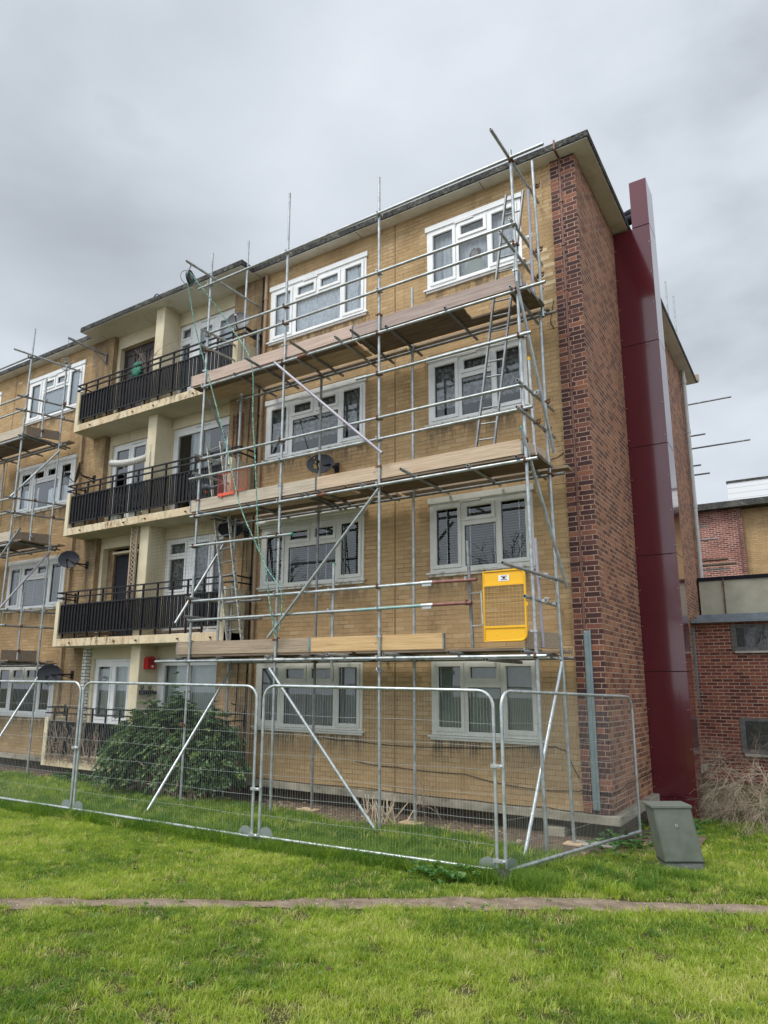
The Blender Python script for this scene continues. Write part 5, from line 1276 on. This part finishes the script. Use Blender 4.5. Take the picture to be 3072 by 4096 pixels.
for i in range(900):
    k = r.uniform(0, len(pt)-1.01); k0 = int(k); t = r.random()
    x = pt[k0][0]*(1-t)+pb[k0][0]*t+r.gauss(0, .05); y = pt[k0][1]*(1-t)+pb[k0][1]*t+r.gauss(0, .05); q = r.uniform(.003, .010)
    if -7 < x < 4: m.ball((x, y, gzf(x, y)+.007), q, 1.2, 1, .6, 5, 4)
tag(m.build('gravel', simple('path_grit', (.16, .13, .10), .9, 0, (.48, .43, .37), 60), None), 'loose grit and small stones on the worn path', 'gravel', kind='stuff')
# fallen leaves and clods on the lawn
m = MB(); r = random.Random(31)
for i in range(46):
    t = r.random(); y = -8.2+5.2*r.random(); x = r.uniform(-4.5, 2.2) if y > -6 else r.uniform(-2.6, 1.8); z = gzf(x, y)+.035; q = r.uniform(.010, .026); a = r.uniform(0, 6)
    c_, s_ = math.cos(a), math.sin(a)
    m.add([(x-q*c_, y-q*s_, z), (x+q*.5*s_, y-q*.5*c_, z+q*.7), (x+q*c_, y+q*s_, z+.1*q), (x-q*.5*s_, y+q*.5*c_, z+q*.3)], [(0, 1, 2, 3)])
tag(m.build('fallen_leaf_litter', simple('dead_leaf', (.055, .03, .02), .9, 0, (.12, .07, .045), 8), None), 'small dark dead leaves scattered over the lawn', 'leaves', kind='stuff')

# ------------------------------------------------------------------ leafy things
def leafmat(name, a, b, c, rough=.45, trans=.25):
    s = NT(name); t = s.n('ShaderNodeAttribute'); t.attribute_name = 'tint'
    col_ = s.ramp(t.outputs['Fac'], [(0, a), (.55, b), (1, c)])
    s.l(col_, s.b.inputs['Base Color']); s.p(rough=rough, spec=.35)
    tr = s.n('ShaderNodeBsdfTranslucent'); s.l(s.mix(1, col_, (1.5, 1.6, .8), 'MULTIPLY'), tr.inputs[0])
    ms = s.n('ShaderNodeMixShader'); ms.inputs[0].default_value = trans
    s.l(s.b.outputs[0], ms.inputs[1]); s.l(tr.outputs[0], ms.inputs[2]); s.l(ms.outputs[0], s.out.inputs[0]); return s.m
M_RHOD = leafmat('rhododendron_leaf', (.050, .095, .052), (.140, .215, .105), (.27, .36, .10), .42, .15)
M_GRASS = leafmat('grass_blade', (.068, .160, .022), (.350, .440, .052), (.54, .49, .24), .55, .42)
M_WEED = leafmat('weed_leaf', (.035, .11, .03), (.07, .18, .045), (.14, .24, .08), .5, .3)
def leaves(centres, normals, length, width, tint, fold=.25, droop=.2, rs=nr):
    """arrays of single leaves: base point, direction; returns verts, faces"""
    N = len(centres); d = normals/np.linalg.norm(normals, axis=1, keepdims=True)
    up = np.tile(np.array([0, 0, 1.]), (N, 1)); s = np.cross(d, up); s /= np.linalg.norm(s, axis=1, keepdims=True)+1e-6
    n = np.cross(s, d); L = length[:, None]; Wd = width[:, None]
    p0 = centres; p1 = centres+d*L*.45+n*L*.05; p2 = centres+d*L-up*L*droop
    a = p1+s*Wd+n*Wd*fold; b = p1-s*Wd+n*Wd*fold
    a2 = centres+d*L*.78+s*Wd*.7+n*Wd*fold-up*L*droop*.5; b2 = centres+d*L*.78-s*Wd*.7+n*Wd*fold-up*L*droop*.5
    v = np.stack([p0, a, a2, p2, b2, b], 1).reshape(-1, 3)
    base = (np.arange(N)*6)[:, None]
    f = np.concatenate([base+np.array([0, 1, 2, 3]), base+np.array([0, 3, 4, 5])], 1).reshape(-1)
    return v, f, np.full(2*N, 4), np.repeat(tint, 6)
BU = thing('evergreen_bush', 'rounded dark evergreen rhododendron bush in front of the ground floor balcony', 'bush', (-7.3, -1.2, -.36))
def lump(u):  # radius factor by direction
    return 1+.10*np.sin(u[:, 0]*5+1)+.09*np.sin(u[:, 1]*6+u[:, 2]*4)+.07*np.sin(u[:, 0]*9-u[:, 2]*7)+.10*np.sin(u[:, 0]*15+u[:, 2]*13)
N = 3600; u = nr.normal(size=(N, 3)); u /= np.linalg.norm(u, axis=1, keepdims=True); u[:, 2] = np.where(u[:, 2] < -.35, -u[:, 2], u[:, 2])
rad = lump(u)*(1-.30*nr.rand(N)**2.2)
cen = np.array([-7.85, -.86, .20])+u*rad[:, None]*np.array([1.42, .34, 1.05])
cen2 = np.array([-6.85, -.80, .22])+u*rad[:, None]*np.array([.80, .32, .86]); cen3 = np.array([-8.70, -1.05, .02])+u*rad[:, None]*np.array([.70, .5, .62])
sel = nr.rand(N); cc = np.where((sel < .62)[:, None], cen, np.where((sel < .84)[:, None], cen2, cen3))
cc = cc[cc[:, 2] > -.38]; un = u[:len(cc)]
# shoots standing above the top
sh = np.stack([nr.uniform(-8.4, -6.5, 60), nr.uniform(-1.15, -.75, 60), nr.uniform(1.0, 1.38, 60)], 1); so_ = nr.randint(0, len(cc), 130); sh2 = cc[so_]+(cc[so_]-np.array([-7.6, -.86, .1]))*nr.uniform(.10, .26, 130)[:, None]*np.array([1, .5, 1]); sh2 = sh2[sh2[:, 2] > -.3]; cc = np.concatenate([cc, sh, sh2])
gapn = np.sin(cc[:, 0]*7.3+1)*np.sin(cc[:, 2]*8.1+cc[:, 0]*2)+.6*np.sin(cc[:, 0]*17)*np.sin(cc[:, 2]*15+2); cc = cc[(gapn > -.62) | (nr.rand(len(cc)) < .35)]; C0 = []; D0 = []; T0 = []; L0 = []
ctr = np.array([-7.6, -.9, .1])
for i, c_ in enumerate(cc):
    ax = (c_-ctr)/np.array([1.5, .45, 1.1]); ax = ax/np.linalg.norm(ax); ax[2] += .7; ax /= np.linalg.norm(ax)
    t1 = np.cross(ax, [0.3, .2, 1.]); t1 /= np.linalg.norm(t1); t2 = np.cross(ax, t1)
    k = nr.randint(6, 10); tint = np.clip(nr.normal(.38, .17), 0, 1); 
    if nr.rand() < .035: tint = nr.uniform(.8, 1)
    ph = nr.rand()*6.28
    for j in range(k):
        q = ph+6.283*j/k+nr.normal(0, .12); el = nr.uniform(.25, .8)
        C0.append(c_); D0.append(ax*el+(t1*math.cos(q)+t2*math.sin(q))*.9); T0.append(np.clip(tint+nr.normal(0, .08), 0, 1)); L0.append(nr.uniform(.065, .105))
v, f, cts, tt = leaves(np.array(C0), np.array(D0), np.array(L0), np.array(L0)*.22, np.array(T0), .35, .18)
npmesh('foliage', v, f, cts, M_RHOD, BU, {'tint': tt})
m = MB(); r = random.Random(12)
for i in range(60):
    c_ = cc[r.randrange(len(cc))]; b_ = (-7.6+r.gauss(0, .5), -.95+r.gauss(0, .1), -.38)
    m.path([b_, tuple((np.array(b_)*.4+c_*.6)+np.array([0, 0, .08])), tuple(c_)], .012, 5, rs=[.022, .013, .006])
m.build('branch', M_TWIG, BU)
# climbers hanging in the ground floor balcony railing
m = MB(); r = random.Random(77)
for i in range(80):
    x = r.uniform(-12.1, -10.3); z = r.uniform(.0, .25)
    pts = [(x, -.56, z)]
    for j in range(5): pts.append((pts[-1][0]+r.gauss(0, .07), -.56+r.gauss(0, .015)-.01, pts[-1][2]+r.uniform(-.03, .24)))
    m.path(pts, .004, 4)
for i in range(200):
    x = r.uniform(-12.1, -9.3); a = r.uniform(-.9, .9); m.path([(x, -.57, .02+r.uniform(0, .1)), (x+.15*a, -.60, .10+r.uniform(0, .1)), (x+.3*a, -.58, .02+r.uniform(-.1, .1))], .003, 3)
tag(m.build('dead_climber', M_TWIG, None), 'tangle of dead brown climber stems in the ground floor balcony railing', 'plant')

# brushwood pile
M_TWIGB = simple('weathered_twig', (.22, .17, .12), .9, 0, (.40, .33, .25), 14)
BP = thing('brushwood_pile', 'heap of cut dry branches beside the maroon cladding', 'branches', (1.5, 2.6, -.36))
m = MB(); r = random.Random(5)
for i in range(34):
    x = 1.38+r.gauss(0, .30); y = 3.2+r.gauss(0, .4); z = .12+r.random()*.42
    a = r.uniform(-2.6, -.3); twig(m, (x, y, z), (math.cos(a)*.9, -.6+r.gauss(0, .3), -.35+r.gauss(0, .22)), r.uniform(.45, .85), r.uniform(.004, .009), 4, r, .6, 4, .05)
for i in range(12): twig(m, (1.4+r.gauss(0, .35), 3.2+r.gauss(0, .3), .2), (r.gauss(0, .8), r.gauss(0, .3), .9), r.uniform(.4, .7), .005, 3, r, .8, 4, .0)
m.v = [(p[0], p[1], max(p[2], -.35)) for p in m.v]
m.build('branch', M_TWIGB, BP)
m = MB()
for i in range(30): twig(m, (1.5+r.gauss(0, .4), 3.2+r.gauss(0, .4), r.uniform(-.2, .4)), (r.gauss(0, 1), r.gauss(0, .4), r.gauss(0, .4)), r.uniform(.5, .9), .006, 4, r, .8, 4, .04)
m.v = [(p[0], p[1], max(p[2], -.35)) for p in m.v]
m.build('brown_branch', M_TWIG, BP)
M_WEEDL = leafmat('lawn_weed_leaf', (.09, .19, .05), (.14, .26, .08), (.20, .31, .11), .5, .3)
def weeds(name, label, x0, x1, y0, y1, n, h=.16, kind=None, ls=1.0, mt=None):
    C_, D_, L_, T_ = [], [], [], []
    for i in range(n):
        x, y = nr.uniform(x0, x1), nr.uniform(y0, y1); z = gzf(x, y)+nr.uniform(.0, h)
        k = nr.randint(4, 8)
        for j in range(k):
            q = nr.rand()*6.28; C_.append((x, y, z)); D_.append((math.cos(q), math.sin(q), nr.uniform(.1, .8))); L_.append(ls*nr.uniform(.03, .075)); T_.append(nr.uniform(0, 1))
    v, f, cts, tt = leaves(np.array(C_), np.array(D_), np.array(L_), np.array(L_)*.36, np.array(T_), .3, .1)
    tag(npmesh(name, v, f, cts, mt or M_WEED, None, {'tint': tt}), label, 'weeds', kind=kind)
weeds('weeds', 'leafy green weeds at the foot of the corner fence panel', -.15, .35, -.9, .2, 60, .18)
weeds('weeds', 'low broadleaf weeds in long grass left of the black fence foot', -1.25, -.55, -3.5, -3.0, 70, .12)
weeds('weeds', 'green ivy weeds growing at the left of the bush under the balcony', -11.6, -9.0, -.9, -.5, 160, .18)
weeds('weeds', 'nettles growing through the brushwood beside the outbuilding wall', 1.5, 2.6, 2.6, 3.8, 150, .40)
weeds('weeds', 'low weeds along the foot of the end wall behind the cabinet', .05, .9, -.3, 2.3, 120, .08)

# ------------------------------------------------------------------ grass
weeds('lawn_weeds', 'small broadleaf weeds and clover dotted through the lawn', -5.5, 3.4, -8.6, -3.3, 420, .012, 'stuff', .55, M_WEEDL)
def vnoise(x, y, s, seed):
    rs = np.random.RandomState(seed); G_ = rs.rand(64, 64)
    X = x*s+100; Y = y*s+100; i = np.floor(X).astype(int); j = np.floor(Y).astype(int); fx = X-i; fy = Y-j
    fx = fx*fx*(3-2*fx); fy = fy*fy*(3-2*fy); g_ = lambda a, b: G_[a % 64, b % 64]
    return (g_(i, j)*(1-fx)+g_(i+1, j)*fx)*(1-fy)+(g_(i, j+1)*(1-fx)+g_(i+1, j+1)*fx)*fy
def fbm(x, y, s, seed): return .5*vnoise(x, y, s, seed)+.3*vnoise(x, y, s*2.3, seed+1)+.2*vnoise(x, y, s*5.1, seed+2)
def path_dist(x, y):
    t_ = np.interp(x, pt[:, 0], pt[:, 1]); b_ = np.interp(x, pb[:, 0], pb[:, 1]); return np.maximum(y-t_, b_-y)   # >0 outside the path
def blades(x, y, h, w, tint, lean):
    n = len(x); z = gz(x, y); a = nr.rand(n)*6.283; ca, sa = np.cos(a), np.sin(a)
    b = nr.rand(n)*6.283; lx, ly = np.cos(b)*lean*h, np.sin(b)*lean*h
    P = np.stack([x, y, z-.01], 1); S_ = np.stack([ca*w/2, sa*w/2, 0*w], 1)
    M1 = P+np.stack([lx*.35, ly*.35, h*.55], 1); T1 = P+np.stack([lx, ly, h*(1-.35*lean)], 1)
    v = np.stack([P-S_, P+S_, M1+S_*.75, M1-S_*.75, T1], 1).reshape(-1, 3)
    base = np.arange(n)*5
    f = np.empty((n, 7), int); f[:, 0:4] = base[:, None]+np.array([0, 1, 2, 3]); f[:, 4:7] = base[:, None]+np.array([3, 2, 4])
    cts = np.tile([4, 3], n); return v, f.reshape(-1), cts, np.repeat(tint, 5)
def region(x0, x1, y0, y1, dens, cond=None):
    n = int((x1-x0)*(y1-y0)*dens); x = nr.uniform(x0, x1, n); y = nr.uniform(y0, y1, n)
    # keep what lies within (and a little around) the camera's field
    dx, dy = x-2.6426, y+10.2565; dep = -.5468*dx+.8373*dy; lat = .8373*dx+.5468*dy
    k = (dep > .6) & (lat < dep*.66+.8) & (lat > -dep*.72-1.5)
    x, y = x[k], y[k]
    k = path_dist(x, y)+.06*(fbm(x, y, 6, 90)-.5)*2-.02*np.sin(x*31)-.03*np.abs(nr.normal(size=len(x)))+.06*(nr.rand(len(x)) < .25) > -.012
    x, y = x[k], y[k]
    if cond is not None: k = cond(x, y); x, y = x[k], y[k]
    return x, y
def lawn(x, y, hs=1.0, ws=1.0):
    n = len(x); f1 = fbm(x, y, 1.3, 3); f2 = fbm(x, y, 5.5, 9); f3 = fbm(x, y, .5, 17)
    x0_ = x; fb = fbm(x, y, 2.2, 77); fb2 = fbm(x, y, 7.0, 81); bare = (fb < .41) & (fb2 < .50); keep = nr.rand(n) < np.where(bare, .16, np.clip((f2-.20)*4.5, .30, 1)); x, y, f1, f2, f3, bare = [q[keep] for q in (x, y, f1, f2, f3, bare)]; n = len(x)
    h = (.022+.045*nr.rand(n)**1.3)*(.55+1.1*f2)*hs
    pd = path_dist(x, y); 
    t = .18+.95*(f1-.28)+.35*(f3-.5)+nr.normal(0, .13, n); t = np.clip(t, 0, .70)
    dry = (nr.rand(n) < .05+.45*np.clip((f2-.55)*5, 0, 1)*(f1 > .5)) | (nr.rand(n) < .35*np.clip(1-pd/.12, 0, 1)); t = np.where(dry | (bare & (nr.rand(n) < .6)), nr.uniform(.78, 1, n), t)
    w = (.0035+.0025*nr.rand(n))*ws
    return x, y, h, w, t
parts_ = []
def addb(x, y, h, w, t, lean): parts_.append(blades(x, y, h, w, t, lean))
def clumps(x0, x1, y0, y1, dens, hh, tb_, cond=None):
    cx, cy = region(x0, x1, y0, y1, dens, cond); n = len(cx)
    f1 = fbm(cx, cy, 1.3, 3); k = nr.randint(14, 34, n); X = np.repeat(cx, k); Y = np.repeat(cy, k); N_ = len(X)
    rr_ = np.repeat(nr.uniform(.015, .05, n), k); q = nr.rand(N_)*6.283; dd = nr.rand(N_)**.6
    x = X+np.cos(q)*rr_*dd; y = Y+np.sin(q)*rr_*dd; h = np.repeat(hh*nr.uniform(.6, 1.5, n), k)*nr.uniform(.6, 1.1, N_)
    t = np.clip(np.repeat(tb_+.95*(f1-.3)+nr.normal(0, .21, n), k)+nr.normal(0, .07, N_), 0, .72)
    dry = np.repeat(nr.rand(n) < .10, k); t = np.where(dry, nr.uniform(.75, 1, N_), t)
    n_ = N_; z = gz(x, y); b = q+nr.normal(0, .5, N_); lean = .35+.9*dd*nr.uniform(.6, 1.3, N_); a = b+1.57
    w = nr.uniform(.003, .006, N_)*(1 if y0 < -5 else 1.3)
    lx, ly = np.cos(b)*lean*h, np.sin(b)*lean*h; P = np.stack([x, y, z-.005], 1); S_ = np.stack([np.cos(a)*w/2, np.sin(a)*w/2, 0*w], 1)
    M1 = P+np.stack([lx*.35, ly*.35, h*.6], 1); T1 = P+np.stack([lx, ly, h*(1-.30*np.minimum(lean, 1.6))], 1)
    v = np.stack([P-S_, P+S_, M1+S_*.75, M1-S_*.75, T1], 1).reshape(-1, 3); base = np.arange(n_)*5
    f = np.empty((n_, 7), int); f[:, 0:4] = base[:, None]+np.array([0, 1, 2, 3]); f[:, 4:7] = base[:, None]+np.array([3, 2, 4])
    parts_.append((v, f.reshape(-1), np.tile([4, 3], n_), np.repeat(t, 5)))
clumps(-8, 4.5, -9.6, -5.2, 110, .050, .20); clumps(-13, 4.5, -5.2, -3.4, 80, .058, .20); clumps(-.1, 5.5, -3.3, 2.6, 45, .075, .16, lambda x, y: (x > .05) | (y < -.8))
x, y = region(-8, 4.5, -9.6, -5.2, 13000); x, y, h, w, t = lawn(x, y, 1.0); addb(x, y, h, w, t, nr.uniform(.2, 1.15, len(x)))
x, y = region(-13, 4.5, -5.2, -3.3, 9000); x, y, h, w, t = lawn(x, y, 1.1, 1.25); addb(x, y, h, w, t, nr.uniform(.2, 1.1, len(x)))
right = lambda x, y: (y > -3.3)
x, y = region(-.3, 5.5, -3.3, 2.6, 7000, lambda x, y: (x > -.3+.12*np.maximum(0, y+3)) & (x > .0) | (y < -.8)); x, y, h, w, t = lawn(x, y, 1.15, 1.4); addb(x, y, h, w, t, nr.uniform(.2, 1.1, len(x)))
# long uncut grass along and behind the fence
def lng(x, y):
    fy = np.interp(x, [-10.3, -6.9, -3.5, -.42, .3], [-3.62, -3.47, -3.26, -2.94, -2.7])
    return fy
x, y = region(-13, 1.0, -3.95, -.75, 6000, lambda x, y: (y > lng(x, y)-.16-.16*vnoise(x, y, 2.2, 40)) & (y < -.95+.2*np.sin(x*2.2)+np.where(x < -5.2, .5, 0)) & (x < .15-.0*y) & ((x < -.35) | (y < -1.6)))
n = len(x); f2 = fbm(x, y, 3, 60); fd = np.abs(y-lng(x, y)); near = np.clip(1-fd/.45, 0, 1)
h = (.07+.07*nr.rand(n))*(.55+f2)*(1+.9*near); t = np.clip(.04+.30*(fbm(x, y, 1.5, 70)-.3)+nr.normal(0, .07, n), 0, .4); addb(x, y, h, (.004+.003*nr.rand(n)), t, nr.uniform(.3, 1.1, n))
clumps(-13, .9, -3.9, -.8, 75, .15, -.02, lambda x, y: (y > lng(x, y)-.25) & (y < -.95+.2*np.sin(x*2.2)+np.where(x < -5.2, .5, 0)) & ((x < -.35) | (y < -1.6)))
nx = 90000; x, y = nr.uniform(-6, 4.5, nx), nr.uniform(-9.6, -3.2, nx); k = (fbm(x, y, 2.2, 77) < .43) & (fbm(x, y, 7.0, 81) < .53) | (np.abs(path_dist(x, y)) < .09) & (nr.rand(nx) < .5); k &= path_dist(x, y) > -.08; x, y = x[k], y[k]
addb(x, y, nr.uniform(.012, .03, len(x)), .005+.003*nr.rand(len(x)), nr.uniform(.70, 1, len(x)), nr.uniform(1.2, 2.6, len(x)))
# tufts round the corner post, the cabinet and the riser
for cx, cy, rr, n, hh in ((-.85, -3.15, .32, 1500, .20), (-.1, -3.1, .28, 1300, .20), (.75, -1.35, .22, 700, .15), (1.2, -1.35, .2, 500, .13), (-2.2, -3.25, .5, 900, .17), (-5, -3.5, .9, 900, .15), (1.4, -.9, .25, 300, .12)):
    x = cx+nr.normal(0, rr*.6, n); y = cy+nr.normal(0, rr*.35, n); addb(x, y, hh*nr.uniform(.5, 1.15, n), .004+.003*nr.rand(n), np.clip(nr.normal(.12, .09, n), 0, .4), nr.uniform(.3, 1.3, n))
VV, FF, CT, TT = [], [], [], []; o_ = 0
for v, f, c_, t in parts_:
    VV.append(v); FF.append(f+o_); CT.append(c_); TT.append(t); o_ += len(v)
tag(npmesh('grass', np.concatenate(VV), np.concatenate(FF), np.concatenate(CT), M_GRASS, None, {'tint': np.concatenate(TT)}), 'patchy bright green lawn and longer grass along the fence', 'grass', kind='stuff')
print('blades', o_//5)

# ------------------------------------------------------------------ bare trees across the road behind the viewer (seen in the window panes)
m = MB(); r = random.Random(3)
def tree_br(m, p, d, L, rad, dep):
    p = Vector(p); d = Vector(d).normalized(); pts = [p]
    for i in range(4): d = (d+Vector((r.gauss(0, .12), r.gauss(0, .12), r.gauss(0, .08)))).normalized(); pts.append(pts[-1]+d*L/4)
    m.path(pts, rad, 5 if dep > 3 else 3, rs=[rad*(1-.35*i/4) for i in range(5)])
    if dep:
        for k in range(3 if dep > 1 else 4):
            a = Vector((r.gauss(0, 1), r.gauss(0, 1), r.gauss(0, .6))).normalized(); tree_br(m, pts[r.choice((2, 3, 4, 4))], d+a*.75, L*r.uniform(.62, .82), rad*.62, dep-1)
crown = MB(); tr_ = MB(); tr_.path([(0, 0, -.5), (.1, 0, 1.5), (0, .1, 3.2)], .25, 10, rs=[.32, .24, .20])
for k in range(4): tree_br(crown, (0, .1, 3.0-.3*k), (math.cos(k*1.6)*.55, math.sin(k*1.6)*.55, 1), 2.6, .12, 5)
spots = [(-24, -22, 0), (-15, -25, 1.3), (-8, -21, 2.6), (-1, -24, 3.7), (7, -22, 5.0), (14, -26, .7), (-31, -27, 2)]
labs = ['bare winter tree far to the left across the green, behind the viewer', 'bare winter tree second from the left behind the viewer', 'bare winter tree left of the middle behind the viewer', 'bare winter tree straight behind the viewer', 'bare winter tree to the right behind the viewer', 'bare winter tree farthest right behind the viewer', 'bare winter tree farthest left behind the viewer']
T0_ = thing('bare_tree', labs[0], 'tree', (0, 0, 0), 'bare winter trees behind the viewer')
crown.build('crown', M_BARK, T0_); tr_.build('trunk', M_BARK, T0_)
for i, (x, y, a) in enumerate(spots):
    if i == 0: T1_ = T0_
    else:
        T1_ = T0_.copy(); col.objects.link(T1_); T1_['label'] = labs[i]
        for ch in list(T0_.children):
            c_ = ch.copy(); col.objects.link(c_); c_.parent = T1_
    T1_.location = (x, y, 0); T1_.rotation_euler = (0, 0, a)
for o in col.objects:
    if '_org' in o: del o['_org']
